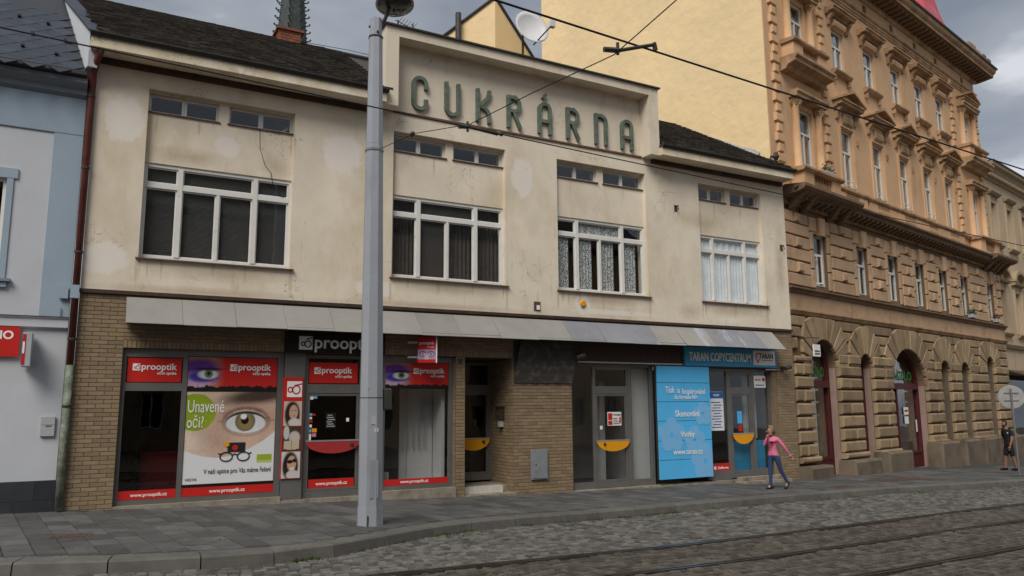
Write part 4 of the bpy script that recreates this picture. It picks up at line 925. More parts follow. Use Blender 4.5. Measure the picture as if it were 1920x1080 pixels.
# copy shop sign
ts = thing('shop_sign', 'long teal-blue fascia sign reading TARAN COPYCENTRUM', 'sign', (14.26, -.02, 2.81))
B('board', 'sign_teal', ts, 0, 3.44, -.07, .0, 0, .52); text('TARAN COPYCENTRUM', 'sign_white', ts, .15, -.073, .145, width=2.28, height=.24, bold=.005)
B('logo_panel', 'sign_white', ts, 2.52, 3.38, -.076, -.0705, .06, .47); text('TARAN', 'print_dark', ts, 2.76, -.078, .25, width=.54, height=.15, bold=.005); B('logo_line', 'print_dark', ts, 2.85, 3.28, -.079, -.0765, .19, .205)
lg = MB(); lg.stroke([(2.72, .13), (2.64, .22), (2.62, .33), (2.70, .40), (2.80, .38)], .03, -.080, -.0765); lg.stroke([(2.66, .12), (2.78, .24)], .022, -.081, -.077); lg.build('logo_mark', 'sign_red', ts)
B('light_rail', 'alu_light', shop, 17.3, 17.85, -.05, -.03, 2.74, 2.765)
# blue advertising boards
ab = thing('advert_board', 'pale blue board of six slats with Tisk a kopírování lettering and flowers', 'sign', (13.31, -.02, -.14))
zz = [0, .49, .98, 1.49, 1.99, 2.49, 2.93]
for i in range(6): B('slat', 'sign_blue', ab, 0, 1.80, -.045, .0, zz[i]+.006, zz[i+1]-.006)
B('backing', 'dark_metal', ab, .02, 1.78, .001, .10, .0, 2.92)
def flower(cx, cz, r_, n, mt='lilac', yy=-.047):
    m = MB()
    for i in range(n):
        a = 6.2832*i/n+.3; px, pz = cx+r_*.62*math.cos(a), cz+r_*.62*math.sin(a)
        pts = [(px+r_*.48*math.cos(6.2832*k/14), pz+r_*.48*math.sin(6.2832*k/14)) for k in range(14)]
        pts = [(min(max(u, .004), 1.796), min(max(v_, .01), 2.9)) for u, v_ in pts]
        m.prism(pts, yy-.0004*i-.001, yy+.0015)
    m.build('flower_print', mt, ab)
flower(.42, 1.12, .42, 5); flower(1.20, .98, .34, 5); flower(1.52, 1.66, .30, 5, yy=-.050); flower(1.55, .40, .46, 5)
for s_, xx, z_, wd, hh in (('Tisk', .25, 2.22, .31, .17), ('a', .65, 2.22, .09, .11), ('kopírování', .82, 2.19, .80, .20), ('do formátu A0+', .55, 2.06, .80, .11), ('Skenování', .55, 1.60, .84, .17), ('Vazby', .72, 1.08, .48, .18), ('www.taran.cz', .45, .62, 1.0, .12)):
    text(s_, 'sign_white', ab, xx, -.056, z_, width=wd, height=hh, bold=.002)
# floodlights
def flood(label, x, z):
    t = thing('floodlight', label, 'lamp', (x, -.05, z)); MB().tube([(0, .05, .0), (-.02, -.12, .03)], .02, 6).build('arm', 'dark_metal', t); MB().tube([(-.10, -.16, -.02), (.12, -.16, .05)], [.06, .075], 10).build('head', 'lamp_dark', t); B('plate', 'dark_metal', t, -.06, .06, .03, .05, -.10, .06)
flood('black floodlight over the middle tiled wall beside the empty shop', 10.80, 2.95); flood('black spotlight on the right tiled pier under the canopy end', 18.0, 2.80)
# small things on the upper wall
t = thing('wall_bracket', 'rusty bracket stub in a broken patch between the two middle windows', 'bracket', (9.72, 0, 4.06)); B('plate', 'iron_brown', t, -.09, .09, -.015, -.001, 0, .22); B('stub', 'sign_white', t, -.02, .06, -.04, -.016, .02, .13)
t = thing('alarm_cap', 'round yellow cap on the plaster below the lace-curtained window', 'alarm', (11.06, 0, 4.31)); o = MB().lathe([(.085, 0), (.085, .03), (.06, .045)], (0, 0, 0), 16).build('cap', 'guard_yellow', t); o.matrix_local = Matrix.Rotation(R(90), 4, 'X'); B('plate', 'box_grey', t, -.05, .05, -.004, -.001, -.13, -.09)
for lab, x, z in (('small dark hook high on the plaster right of the lace-curtained window', 14.22, 7.16), ('small dark hook beside the right edge of the plaster wall', 18.28, 6.42)):
    t = thing('wall_hook', lab, 'hook', (x, 0, z)); B('plate', 'dark_metal', t, -.05, .05, -.012, -.001, -.09, .09); MB().tube([(0, -.01, .05), (0, -.10, .05), (0, -.12, -.06)], .022, 6).build('hook', 'dark_metal', t)
t = MB(); p = [(3.05, .09, 7.57), (3.04, -.012, 7.50), (3.06, -.015, 7.1), (3.18, -.012, 6.75), (3.30, -.012, 6.62), (3.38, .14, 6.42), (3.55, .15, 6.2), (3.62, .15, 6.15)]
tag(t.tube(p, .008, 5).build('cable', 'wire_black'), 'thin black cable hanging down beside the upper left windows', 'cable')
# downpipe
dp = thing('downpipe', 'rusty red downpipe with green lower length between white house and shop', 'downpipe', (-.065, -.06, 0))
MB().tube([(.12, -.40, 8.45), (.05, -.2, 8.25), (0, -.03, 8.0), (0, 0, 7.8), (0, 0, 2.55)], .062, 10).build('pipe', 'pipe_red', dp, smooth=True); MB().tube([(0, 0, 2.55), (0, 0, .02)], .066, 10).build('lower_pipe', 'pipe_green', dp, smooth=True)
for z in (1.8, 3.0, 4.6, 6.2, 7.6): MB().lathe([(.075, 0), (.075, .04)], (0, 0, z), 10).build('clamp', 'dark_metal', dp)

# ================================================================== left house
lh = thing('townhouse', 'white townhouse with pale blue bands and dark slate roof at the left edge', 'building', (-.14, .02, 0))
lw = MB(); holes_wall(lw, -7, 0, -.1, 7.62, 0, .3, [(-2.35, -1.13, 4.04, 5.88)]); lw.build('wall', 'white_house', lh)
B('top_band', 'blue_house', lh, -7, 0, -.018, -.001, 6.86, 7.6); B('corner_band', 'blue_house', lh, -.47, 0, -.020, -.0012, 3.405, 6.84)
B('thin_string', 'grey_cornice', lh, -7, 0, -.024, -.0005, 6.842, 6.858)
MB().profile([(-.02, 7.56), (-.10, 7.62), (-.10, 7.70), (-.26, 7.80), (-.26, 7.88), (.1, 7.88), (.1, 7.56)], -7, 0).build('cornice', 'grey_cornice', lh)
MB().profile([(-.27, 7.90), (-.36, 7.92), (-.36, 7.99), (.05, 8.02), (.05, 7.885), (-.27, 7.885)], -7, -.02).build('gutter', 'dark_metal', lh)
MB().profile([(-.02, 3.19), (-.07, 3.22), (-.07, 3.36), (-.10, 3.385), (-.10, 3.40), (0.0, 3.40), (0, 3.19)], -7, -.002).build('shop_cornice', 'white_house', lh); B('cornice_flashing', 'dark_metal', lh, -7, .0, -.11, -.001, 3.4, 3.412)
for i in range(10):
    for j in range(2): B('plinth_tile', 'plinth_slate', lh, -.62*(i+1)+.0+.31*j-.02*0, -.62*i+.31*j-.006 if i or not j else -.002, -.022, -.001, -.12+.33*j, .205+.335*j)
wn = bpy.data.objects.new('window', None); col.objects.link(wn); wn.parent = lh
B('surround', 'blue_house', wn, -2.55, -.97, -.03, .0, 5.88, 6.06); B('surround', 'blue_house', wn, -1.13, -1.03, -.025, .0, 4.06, 5.878)
B('sill', 'grey_cornice', wn, -2.5, -.94, -.10, .0, 4.0, 4.05); B('sill_moulding', 'blue_house', wn, -2.45, -1.0, -.06, .0, 3.9, 3.998)
f2 = MB(); pane_frame(f2, -2.35, -1.74, 4.04, 5.88, .06, .06, .06); pane_frame(f2, -1.74, -1.13, 4.04, 5.88, .061, .06, .06); f2.build('frame', 'white_paint', wn); MB().box(-2.3, -1.18, .09, .095, 4.1, 5.82).build('pane', 'glass', wn); room(wn, -2.4, -1.1, 4, 5.9, .31, 1.5)
# slate roof: diamond slates
rb = MB(); rb.add([(-7, -.30, 8.0), (-.05, -.30, 8.0), (-1.0, 4.0, 12.2), (-7, 4.0, 12.2)], [(0, 1, 2, 3)]); rr_ = rb.build('roof', 'plinth_slate', lh)
sl_l = math.hypot(4.3, 4.2); uy, uz = 4.3/sl_l, 4.2/sl_l; D_ = .34
dm = MB(); hw, hh = .215, .21
dm.add([(0, 0, 0), (hw, uy*hh, uz*hh+.006), (0, uy*2*hh, uz*2*hh), (-hw, uy*hh, uz*hh+.006), (0, .008, -.012), (hw, uy*hh+.008, uz*hh-.008), (-hw, uy*hh+.008, uz*hh-.008)], [(0, 1, 2, 3), (4, 5, 1, 0), (0, 3, 6, 4)])
me_d = mesh_of(dm, 'slate_blue')
for r_ in range(-1, 14):
    d = r_*.20-.05; 
    for c_ in range(9):
        x = -.28-c_*.42-(r_ % 2)*.21-.2235*(d*uy)
        inst('slate', me_d, (x, -.30+d*uy-uz*.02, 8.0+d*uz+uy*.02), rr_)
for (x, d) in ((-.55, .5), (-1.1, .6), (-.45, 1.25), (-1.0, 1.3), (-.8, 2.0), (-1.3, 2.1)):
    B('snow_hook', 'dark_metal', rr_, x-.03, x+.03, -.30+d*uy-.08, -.30+d*uy, 8.0+d*uz+.02, 8.0+d*uz+.06)
# party wall parapet running back at an angle, with capping slabs
pw = thing('firewall_parapet', 'white sloping firewall with grey capping slabs between the two roofs', 'wall', (-.14, -.30, 0), R(12.6))
mb = MB(); a0, a1, zt0, k = 0, 6.5, 8.82, .655
mb.add([(-.02, a0, 8.12), (.14, a0, 8.12), (.14, a1, 8.12), (-.02, a1, 8.12), (-.02, a0, zt0), (.14, a0, zt0), (.14, a1, zt0+a1*k), (-.02, a1, zt0+a1*k)], [(0, 3, 2, 1), (4, 5, 6, 7), (0, 1, 5, 4), (1, 2, 6, 5), (2, 3, 7, 6), (3, 0, 4, 7)]); mb.build('wall', 'white_house', pw)
for i in range(11):
    q0, q1 = i*.58-.05, i*.58+.52; z0, z1 = zt0+q0*k+.002, zt0+q1*k+.002
    MB().add([(-.06, q0, z0), (.26, q0, z0-.01), (.26, q1, z1-.01), (-.06, q1, z1), (-.06, q0, z0+.04), (.26, q0, z0+.03), (.26, q1, z1+.03), (-.06, q1, z1+.04)], [(0, 3, 2, 1), (4, 5, 6, 7), (0, 1, 5, 4), (1, 2, 6, 5), (2, 3, 7, 6), (3, 0, 4, 7)]).build('capping_slab', 'slate_blue', pw)
rs = thing('shop_sign', 'red flat sign with white letters cut off by the left edge', 'sign', (-.86, -.02, 2.68)); B('board', 'sign_red', rs, -1.6, 0, -.03, .0, 0, .52); text('N', 'sign_white', rs, -.255, -.033, .31, size=.2, align='RIGHT', bold=.006); text('O', 'sign_white', rs, -.09, -.033, .31, size=.2, align='RIGHT', bold=.006); text('É', 'sign_white', rs, -.28, -.033, .05, size=.2, align='RIGHT', bold=.005)
lb = thing('light_box_sign', 'grey light box with red side projecting from the white wall', 'sign', (-.72, -.02, 2.50)); B('case', 'box_grey', lb, -.07, .07, -.42, -.01, 0, .58, bevel=.006); B('side_panel', 'sign_red', lb, -.068, -.020, -.427, -.421, .03, .55); B('side_band', 'sign_white', lb, -.060, -.030, -.431, -.428, .22, .42); B('bracket', 'box_grey', lb, .071, .16, -.08, -.02, .10, .14)
mx_ = thing('meter_box', 'small light grey box with a slot on the white wall', 'box', (-.33, .0, 1.30)); B('case', 'box_grey', mx_, -.11, .11, -.03, .018, 0, .34, bevel=.004); B('slot', 'dark_metal', mx_, -.03, .06, -.034, -.0305, .17, .185); B('seam', 'meter_grey', mx_, -.105, .105, -.033, -.0305, .20, .206)
jb = thing('junction_box', 'pale blue cable boxes beside the downpipe above the ground floor', 'box', (-.20, -.02, 3.75)); B('case', 'blue_house', jb, -.12, .02, -.05, .0, 0, .22); B('case', 'blue_house', jb, .05, .19, -.10, .0, .01, .25); B('conduit', 'blue_house', jb, -.10, -.085, -.02, -.001, -.36, -.15)

# ================================================================== the orange house
AN = R(12.6); oh_ = thing('apartment_building', 'ornate orange and brown apartment house with arched rusticated ground floor', 'building', (18.6, .42, 0), AN)
END = 19.6; TL = .25                                   # lower storeys stand TL in front of the upper wall
PIER = [(-.06, 1.0), (2.71, 4.26), (5.19, 6.74), (9.73, 11.22), (12.17, 13.40), (14.35, 16.52), (17.47, 19.25)]
ARCH = [(1.0, 2.71, 2.90, .86), (4.26, 5.19, 2.95, .47), (6.74, 9.73, 2.40, 1.34), (11.22, 12.17, 2.95, .48), (13.40, 14.35, 2.95, .48), (16.52, 17.47, 3.30, .48)]
def az_(a, x):
    x0, x1, zs, h = a; c, r_ = (x0+x1)/2, (x1-x0)/2; q = max(0, 1-((x-c)/r_)**2); return zs+h*math.sqrt(q)
mb = MB(); yf, yb = -TL, .45
prev = -.06
for a in ARCH:
    mb.box(prev, a[0], yf, yb, -.9, 4.6); n = 22
    for i in range(n):
        t0 = math.cos(math.pi*(1-i/n)); t1 = math.cos(math.pi*(1-(i+1)/n)); c, r_ = (a[0]+a[1])/2, (a[1]-a[0])/2
        xa, xb = c+r_*t0, c+r_*t1; za, zb = az_(a, xa), az_(a, xb)
        mb.add([(xa, yf, za), (xb, yf, zb), (xb, yf, 4.6), (xa, yf, 4.6), (xa, yb, za), (xb, yb, zb), (xb, yb, 4.6), (xa, yb, 4.6)], [(0, 1, 2, 3), (4, 7, 6, 5), (0, 4, 5, 1)])
    prev = a[1]
mb.box(prev, END, yf, yb, -.9, 4.6)
F1C = [2.15, 5.15, 7.68, 10.12, 12.5, 14.87, 18.15]
holes_wall(mb, -.06, END, 4.6, 8.0, yf, yb, [(c-.45, c+.45, 5.50, 7.18) for c in F1C])
gw = mb.build('lower_wall', 'stone_joint', oh_)
# upper wall
F2C = [2.3, 5.25, 7.78, 10.2, 12.58, 14.95, 18.2]; F3C = [2.15, 5.12, 7.68, 10.14, 12.5, 14.82, 18.05]
uw_ = MB(); holes_wall(uw_, -.06, END, 8.0, 17.9, 0, .5, [(c-.47, c+.47, 9.42, 11.55) for c in F2C]+[(c-.47, c+.47, 13.72, 15.35) for c in F3C]+[(c-.16, c+.16, 16.98, 17.28) for c in F3C])
upw = uw_.build('upper_wall', 'orange_plaster', oh_)
B('attic_void', 'room_dark', oh_, 0.2, END-.2, .51, .6, 8.2, 17.7); B('lower_void', 'room_dark', oh_, .2, END-.2, .9, 1.0, -.6, 8)
# side and rear mass
sw_ = MB(); sw_.box(-.062, .4, .501, 10.3, -.6, 21.5); sw_.box(.4, END, 9.9, 10.3, -.6, 19); sw_.box(-.08, -.0621, .02, .5, 8.0, 17.9)
o = sw_.build('side_wall', 'yellow_wall', oh_); o['label'] = 'blank yellow plaster side wall'
rm = MB(); rm.add([(-.062, .3, 18.05), (END+.2, .3, 18.05), (END-1, 4.5, 21.4), (-.062, 4.5, 21.4), (-.062, 9.9, 18.0), (END+.2, 9.9, 18.0)], [(0, 1, 2, 3), (3, 2, 5, 4)]); rm.build('roof', 'slate_tile', oh_)
# rusticated piers: cushion stones, one object each
random.seed(31); CZ = [.22, .60, 1.0, 1.41, 1.82, 2.22, 2.61, 3.00, 3.38]
def stone(x0, x1, z0, z1, proud=.13, c=.05, base=TL, name='stone', mt='brown_stone', par=None):
    if x1-x0 < .08: return
    return MB().cham(x0, x1, -(base+proud+random.uniform(0, .02)), -base+.02, z0, z1, c).build(name, mt, par or gw)
for pi, (x0, x1) in enumerate(PIER):
    for k in range(len(CZ)-1):
        z0, z1 = CZ[k]+.025, CZ[k+1]-.025
        if k >= 7 and x1-x0 < 1.2: z1 = min(z1, 3.2)
        if (k+pi) % 2: stone(x0+.01, x1-.01, z0, z1)
        else: m_ = x0+(x1-x0)*random.choice([.42, .58]); stone(x0+.01, m_-.012, z0, z1); stone(m_+.012, x1-.01, z0, z1)
    gz = -.42-(x0+x1)/2*.018-.15
    MB().cham(x0-.17, x1+.17, -(TL+.52), -TL+.02, gz, .02+random.uniform(-.1, .14) if pi < 3 else .32, .06).build('plinth_stone', 'stone_plinth', gw); stone(x0-.05, x1+.05, .05 if pi < 3 else .33, .215 if pi < 3 else .38, .22, .05)
for ai, a in enumerate(ARCH):
    c, r_ = (a[0]+a[1])/2, (a[1]-a[0])/2; n = 13 if r_ > 1 else (11 if r_ > .6 else 9)
    left = (PIER[ai][0]+PIER[ai][1])/2+.05; right = (PIER[ai+1][0]+PIER[ai+1][1])/2-.05; top = 4.44
    for i in range(n):
        p0, p1 = math.pi*(1-(i+.06)/n), math.pi*(1-(i+.94)/n)
        def ray_(p):
            ix, iz = c+r_*math.cos(p), a[2]+a[3]*math.sin(p)
            dx, dz = math.cos(p), max(.03, math.sin(p)); ln = .95 if r_ < 1 else .85
            ln = min(ln, (top-iz)/dz if dz > .05 else 9)
            if dx < -.02: ln = min(ln, (ix-left)/-dx)
            if dx > .02: ln = min(ln, (right-ix)/dx)
            return (ix, iz), (ix+dx*max(ln, .2), iz+dz*max(ln, .2))
        (i0, o0), (i1, o1) = ray_(p0), ray_(p1)
        MB().prism([i1, o1, o0, i0][::-1], -(TL+.11), -TL+.02).build('voussoir', 'brown_stone', gw, bevel=.022)
    rr_ = MB()
    # reveal lining
for pi, (x0, x1) in enumerate(PIER):
    la = ARCH[pi-1] if pi else None; ra = ARCH[pi] if pi < len(ARCH) else None
    for z0, z1 in ((3.42, 3.74), (3.78, 4.08), (4.12, 4.42)):
        zc = z1-.03
        def outx(a, side):
            c, r_ = (a[0]+a[1])/2, (a[1]-a[0])/2; L_ = .95 if r_ < 1 else .85; best = None
            q = min(1, max(0, (zc-a[2])/(a[3]+L_))); return c+side*(r_+L_)*math.sqrt(1-q*q)*.98
        xa = max(x0-.3 if la else x0+.01, outx(la, 1)) if la else x0+.01; xb = min(x1+.3, outx(ra, -1)) if ra else x1+.2
        mid_ = (x0+x1)/2
        if xb-xa > .12: stone(xa+.015, xb-.015, z0, z1, .07, .03)
# string course, frieze, ledge
MB().profile([(-TL, 4.46), (-TL-.06, 4.48), (-TL-.10, 4.56), (-TL-.13, 4.58), (-TL-.13, 4.62), (-TL, 4.64)], -.08, END+.05).build('string_course', 'orange_trim', oh_)
B('frieze', 'tan_stone', oh_, -.07, END, -TL-.03, -TL+.02, 4.64, 5.12)
MB().profile([(-TL, 5.10), (-TL-.08, 5.14), (-TL-.10, 5.22), (-TL-.18, 5.26), (-TL-.18, 5.31), (-TL, 5.36)], -.09, END+.06).build('ledge', 'cornice_dark', oh_)
# mezzanine rustication
MZ = [5.36, 5.76, 6.16, 6.56, 6.96, 7.36, 7.74]
edges = [-.06]+[q for c in F1C for q in (c-.70, c+.70)]+[END]
for bi in range(0, len(edges), 2):
    x0, x1 = edges[bi], edges[bi+1]
    for k in range(6):
        z0, z1 = MZ[k]+.02, MZ[k+1]-.02
        if k % 2 == 0: stone(x0+.02, x1-.02, z0, z1, .06, .02, mt='tan_stone')
        else:
            q = min(.34, (x1-x0)*.3); m_ = (x0+x1)/2
            stone(x0+.02, m_-q*.5-.02, z0, z1, .045, .02, mt='tan_stone'); stone(m_-q*.5, m_+q*.5, z0+.02, z1-.02, .12, .05, mt='tan_stone'); stone(m_+q*.5+.02, x1-.02, z0, z1, .045, .02, mt='tan_stone')
def window(par, c, hw, z0, z1, y, tr=.62, mt='glass', curtain=True, label=None):
    w_ = bpy.data.objects.new('window', None); col.objects.link(w_); w_.parent = par
    zt = z0+(z1-z0)*tr; fr = MB(); pane_frame(fr, c-hw, c+hw, z0, z1, y, .06, .08); fr.box(c-hw+.06, c+hw-.06, y-.01, y+.07, zt-.04, zt+.04); fr.box(c-.03, c+.03, y-.006, y+.07, z0+.06, zt-.04)
    fr.build('frame', 'white_paint', w_)
    for (a, b_, p, q) in ((c-hw+.06, c-.03, z0+.06, zt-.04), (c+.03, c+hw-.06, z0+.06, zt-.04), (c-hw+.06, c+hw-.06, zt+.04, z1-.06)): MB().box(a, b_, y+.03, y+.036, p, q).build('pane', mt, w_)
    if curtain: pleat(c-hw, c+hw, z0, z1, y+.17, .02, 6, int(c*10)).build('curtain', 'curtain_dark', w_)
    return w_
for i, c in enumerate(F1C):
    w_ = window(oh_, c, .45, 5.50, 7.18, -TL+.10)
    for s_ in (-1, 1):
        for (p, q) in ((5.40, 5.98), (6.02, 6.60), (6.64, 7.20)): stone(*(sorted((c+s_*.46, c+s_*.68))), p, q, .05, .015, mt='tan_stone')
    kz = [(c-.13, 7.12), (c+.13, 7.12), (c+.22, 7.72), (c-.22, 7.72)]; MB().prism(kz, -TL-.17, -TL+.02).build('keystone', 'tan_stone', gw, bevel=.02)
    stone(c-.68, c-.21, 7.24, 7.70, .05, .02, mt='tan_stone'); stone(c+.21, c+.68, 7.24, 7.70, .05, .02, mt='tan_stone')
    B('lintel', 'tan_stone', oh_, c-.52, c+.52, -TL-.04, -TL+.01, 7.18, 7.235)
# casement standing ajar
ca = MB(); pane_frame(ca, 0, .40, 5.56, 6.5, 0, .045, .04); o = ca.build('open_casement', 'white_paint', oh_); o.location = (F1C[0]-.40, -TL+.09, 0); o.rotation_euler = (0, 0, R(-28))
# big mid cornice with dentils and brackets
MB().profile([(-TL, 7.86), (-TL-.06, 7.88), (-TL-.06, 8.02), (-TL-.14, 8.04), (-TL-.14, 8.10), (-TL-.46, 8.14), (-TL-.46, 8.24), (-TL-.58, 8.30), (-TL-.58, 8.36), (.05, 8.46), (.05, 7.86)], -.10, END+.25).build('mid_cornice', 'cornice_dark', oh_)
dn = MB(); x = 0.0
while x < END: dn.box(x, x+.06, -TL-.10, -TL-.055, 7.895, 8.015); x += .12
o = dn.build('dentils', 'orange_trim', oh_); o['kind'] = 'stuff'
x = .35; bme = mesh_of(MB().profile([(0, 0), (-.30, .10), (-.32, .16), (0, .16)], -.08, .08), 'cornice_dark')
while x < END: inst('bracket', bme, (x, -TL-.12, 7.97), oh_); x += .36
# balcony-like projections of the end bays on the mid cornice
for (a, b_) in ((-.02, 3.9), (17.2, END+.3)):
    MB().profile([(-TL-.1, 8.05), (-TL-.72, 8.22), (-TL-.80, 8.30), (-TL-.80, 8.39), (-TL-.1, 8.47)], a, b_).build('cornice_break', 'cornice_dark', oh_)
    for x in (a+.35, a+1.1, b_-1.1, b_-.35):
        MB().profile([(0, 7.72), (-.18, 7.80), (-.45, 8.10), (-.62, 8.20), (-.62, 8.26), (0, 8.26)], x-.11, x+.11).build('console', 'cornice_dark', oh_, loc=(0, -TL-.05, 0))
# balustrade zone
bal = mesh_of(MB().lathe([(.035, 0), (.05, .03), (.03, .07), (.065, .18), (.06, .24), (.03, .38), (.045, .42), (.045, .46)], (0, 0, 0), 8), 'orange_trim', smooth=True)
MB().profile([(.02, 9.12), (-.10, 9.14), (-.16, 9.20), (-.16, 9.27), (.02, 9.32)], -.10, END+.06).build('rail_cornice', 'orange_trim', oh_)
B('balustrade_wall', 'orange_plaster', oh_, -.07, END, -.10, .0, 8.42, 8.62)
for bi, c in enumerate(F2C):
    big = bi in (0, 6); hw = .62 if big else .52; y = -.36 if big else -.06
    if big:
        B('balcony_base', 'orange_plaster', oh_, c-1.25, c+1.2, -.50, -.02, 8.46, 8.60); MB().profile([(0, 9.10), (-.52, 9.12), (-.60, 9.18), (-.60, 9.25), (0, 9.29)], c-1.35, c+1.3).build('balcony_rail', 'orange_trim', oh_)
        B('balcony_pier', 'orange_plaster', oh_, c-1.25, c-.62, -.48, -.02, 8.605, 9.115); B('balcony_pier', 'orange_plaster', oh_, c+.62, c+1.2, -.48, -.02, 8.605, 9.115)
    else:
        B('balustrade_pier', 'orange_plaster', oh_, c-1.18, c-.52, -.09, .0, 8.625, 9.115); B('balustrade_pier', 'orange_plaster', oh_, c+.52, c+1.18, -.09, .0, 8.625, 9.115)
    n = 7
    for i in range(n): inst('baluster', bal, (c-hw+.08+i*(2*hw-.16)/(n-1), y, 8.64), oh_)
# floors two and three
def hood(c, hw, z, tri, par, w_=.40):
    MB().profile([(0, z), (-.12, z+.02), (-.16, z+.08), (-.34, z+.10), (-.34, z+.17), (-.40, z+.20), (-.40, z+.24), (0, z+.27)], c-hw-.32, c+hw+.32).build('hood_cornice', 'orange_trim', par)
    if tri:
        MB().prism([(c-hw-.30, z+.262), (c+hw+.30, z+.262), (c, z+.60)], -.16, .01).build('pediment', 'orange_plaster', par)
        for s_ in (-1, 1):
            m = MB(); dx = hw+.40
            m.add([(c+s_*dx, -.42, z+.245), (c+s_*dx, .0, z+.245), (c, 0, z+.62), (c, -.42, z+.62), (c+s_*dx, -.42, z+.33), (c+s_*dx, 0, z+.33), (c, 0, z+.72), (c, -.42, z+.72)], [(0, 1, 2, 3), (4, 7, 6, 5), (0, 3, 7, 4), (0, 4, 5, 1), (1, 5, 6, 2), (2, 6, 7, 3)]); m.build('raking_cornice', 'orange_trim', par)
    for s_ in (-1, 1):
        x = c+s_*(hw+.14); MB().profile([(0, z-.42), (-.08, z-.36), (-.10, z-.2), (-.22, z-.06), (-.26, z), (0, z)], x-.075, x+.075).build('console', 'orange_trim', par)
def aedicule(c, z0, z1, par):
    for s_ in (-1, 1):
        x = c+s_*.78; MB().lathe([(.17, 0), (.17, .08), (.135, .12), (.13, z1-z0-.30), (.15, z1-z0-.27)], (x, -.06, z0), 12).build('column', 'orange_plaster', par, smooth=True)
        cp = MB(); cp.lathe([(.14, 0), (.16, .10), (.21, .22), (.21, .26)], (x, -.06, z1-.27), 10)
        for k in range(8): a = 6.2832*k/8; cp.tube([(x+.15*math.cos(a), -.06+.15*math.sin(a), z1-.25), (x+.20*math.cos(a), -.06+.20*math.sin(a), z1-.14), (x+.24*math.cos(a), -.06+.24*math.sin(a), z1-.15)], .035, 5)
        cp.build('capital', 'orange_trim', par)
    MB().profile([(0, z1), (-.30, z1), (-.30, z1+.10), (-.36, z1+.14), (-.36, z1+.22), (0, z1+.24)], c-1.05, c+1.05).build('entablature', 'orange_trim', par)
for i, c in enumerate(F2C):
    window(oh_, c, .47, 9.42, 11.55, .10)
    if i in (0, 6): aedicule(c, 9.32, 11.75, oh_)
    else:
        B('apron_panel', 'orange_plaster', oh_, c-.50, c+.50, -.06, -.001, 11.60, 12.22); MB().profile([(-.061, 11.66), (-.13, 11.76), (-.15, 11.92), (-.11, 12.08), (-.061, 12.14)], c-.36, c+.36).build('festoon', 'orange_trim', oh_)
        hood(c, .55, 12.22, True, oh_)
        for s_ in (-1, 1): B('jamb', 'orange_plaster', oh_, *sorted((c+s_*.48, c+s_*.62)), -.05, -.001, 9.33, 11.6)
        B('side_rosette', 'orange_trim', oh_, c+.80, c+.88, -.07, -.001, 11.15, 11.35)
    gr = MB(); gr.box(c-.47, c+.47, -.03, -.012, 9.62, 9.645); gr.box(c-.47, c+.47, -.03, -.012, 9.45, 9.47)
    for s_ in (-.45, .0, .45): gr.box(c+s_-.01, c+s_+.01, -.0325, -.0095, 9.44, 9.65)
    if i < 5: gr.build('window_rail', 'white_paint', oh_)
for i, c in enumerate(F3C):
    window(oh_, c, .47, 13.72, 15.35, .10)
    MB().profile([(0, 13.48), (-.12, 13.52), (-.20, 13.62), (-.20, 13.68), (0, 13.71)], c-.66, c+.66).build('sill_cornice', 'orange_trim', oh_)
    if i in (0, 6):
        aedicule(c, 13.66, 15.55, oh_)
        B('balcony_base', 'orange_plaster', oh_, c-1.15, c+1.1, -.44, -.001, 12.98, 13.12); MB().profile([(0, 12.52), (-.22, 12.56), (-.30, 12.68), (-.56, 12.74), (-.56, 12.84), (-.64, 12.90), (-.64, 12.97), (0, 12.978)], c-1.35, c+1.3).build('balcony_cornice', 'orange_trim', oh_)
        B('balcony_pier', 'orange_plaster', oh_, c-1.15, c-.52, -.42, -.001, 13.121, 13.50); B('balcony_pier', 'orange_plaster', oh_, c+.52, c+1.1, -.42, -.001, 13.121, 13.50)
        MB().profile([(0, 13.50), (-.48, 13.51), (-.52, 13.56), (-.52, 13.62), (0, 13.66)], c-1.22, c+1.17).build('balcony_rail', 'orange_trim', oh_)
        for k in range(7): inst('baluster', bal, (c-.44+k*.88/6, -.30, 13.06), oh_)
        if i == 6: hood(c, .62, 15.78, True, oh_)
    else:
        MB().profile([(0, 15.38), (-.13, 15.42), (-.17, 15.52), (-.14, 15.64), (0, 15.68)], c-.46, c+.46).build('bolster', 'orange_plaster', oh_); hood(c, .55, 15.74, False, oh_)
        for s_ in (-1, 1): B('sill_bracket', 'orange_trim', oh_, *sorted((c+s_*.50, c+s_*.60)), -.12, -.001, 13.28, 13.50)
    B('attic_vent', 'dark_metal', oh_, c-.15, c+.15, .10, .12, 16.99, 17.27)
# quoins
random.seed(8)
for (x0, side) in ((.24, 1), (3.50, 1), (15.95, 1), (19.10, 1)):
    z = 9.34; k = 0
    while z < 16.4:
        wd = .46 if k % 2 == 0 else .28
        if not (12.5 < z < 13.3 and x0 in (3.62, 16.75) and False): MB().cham(x0+.46/2-wd/2, x0+.46/2+wd/2, -.10, .01, z+.02, z+.30, .03).build('quoin', 'orange_plaster', upw)
        z += .335; k += 1
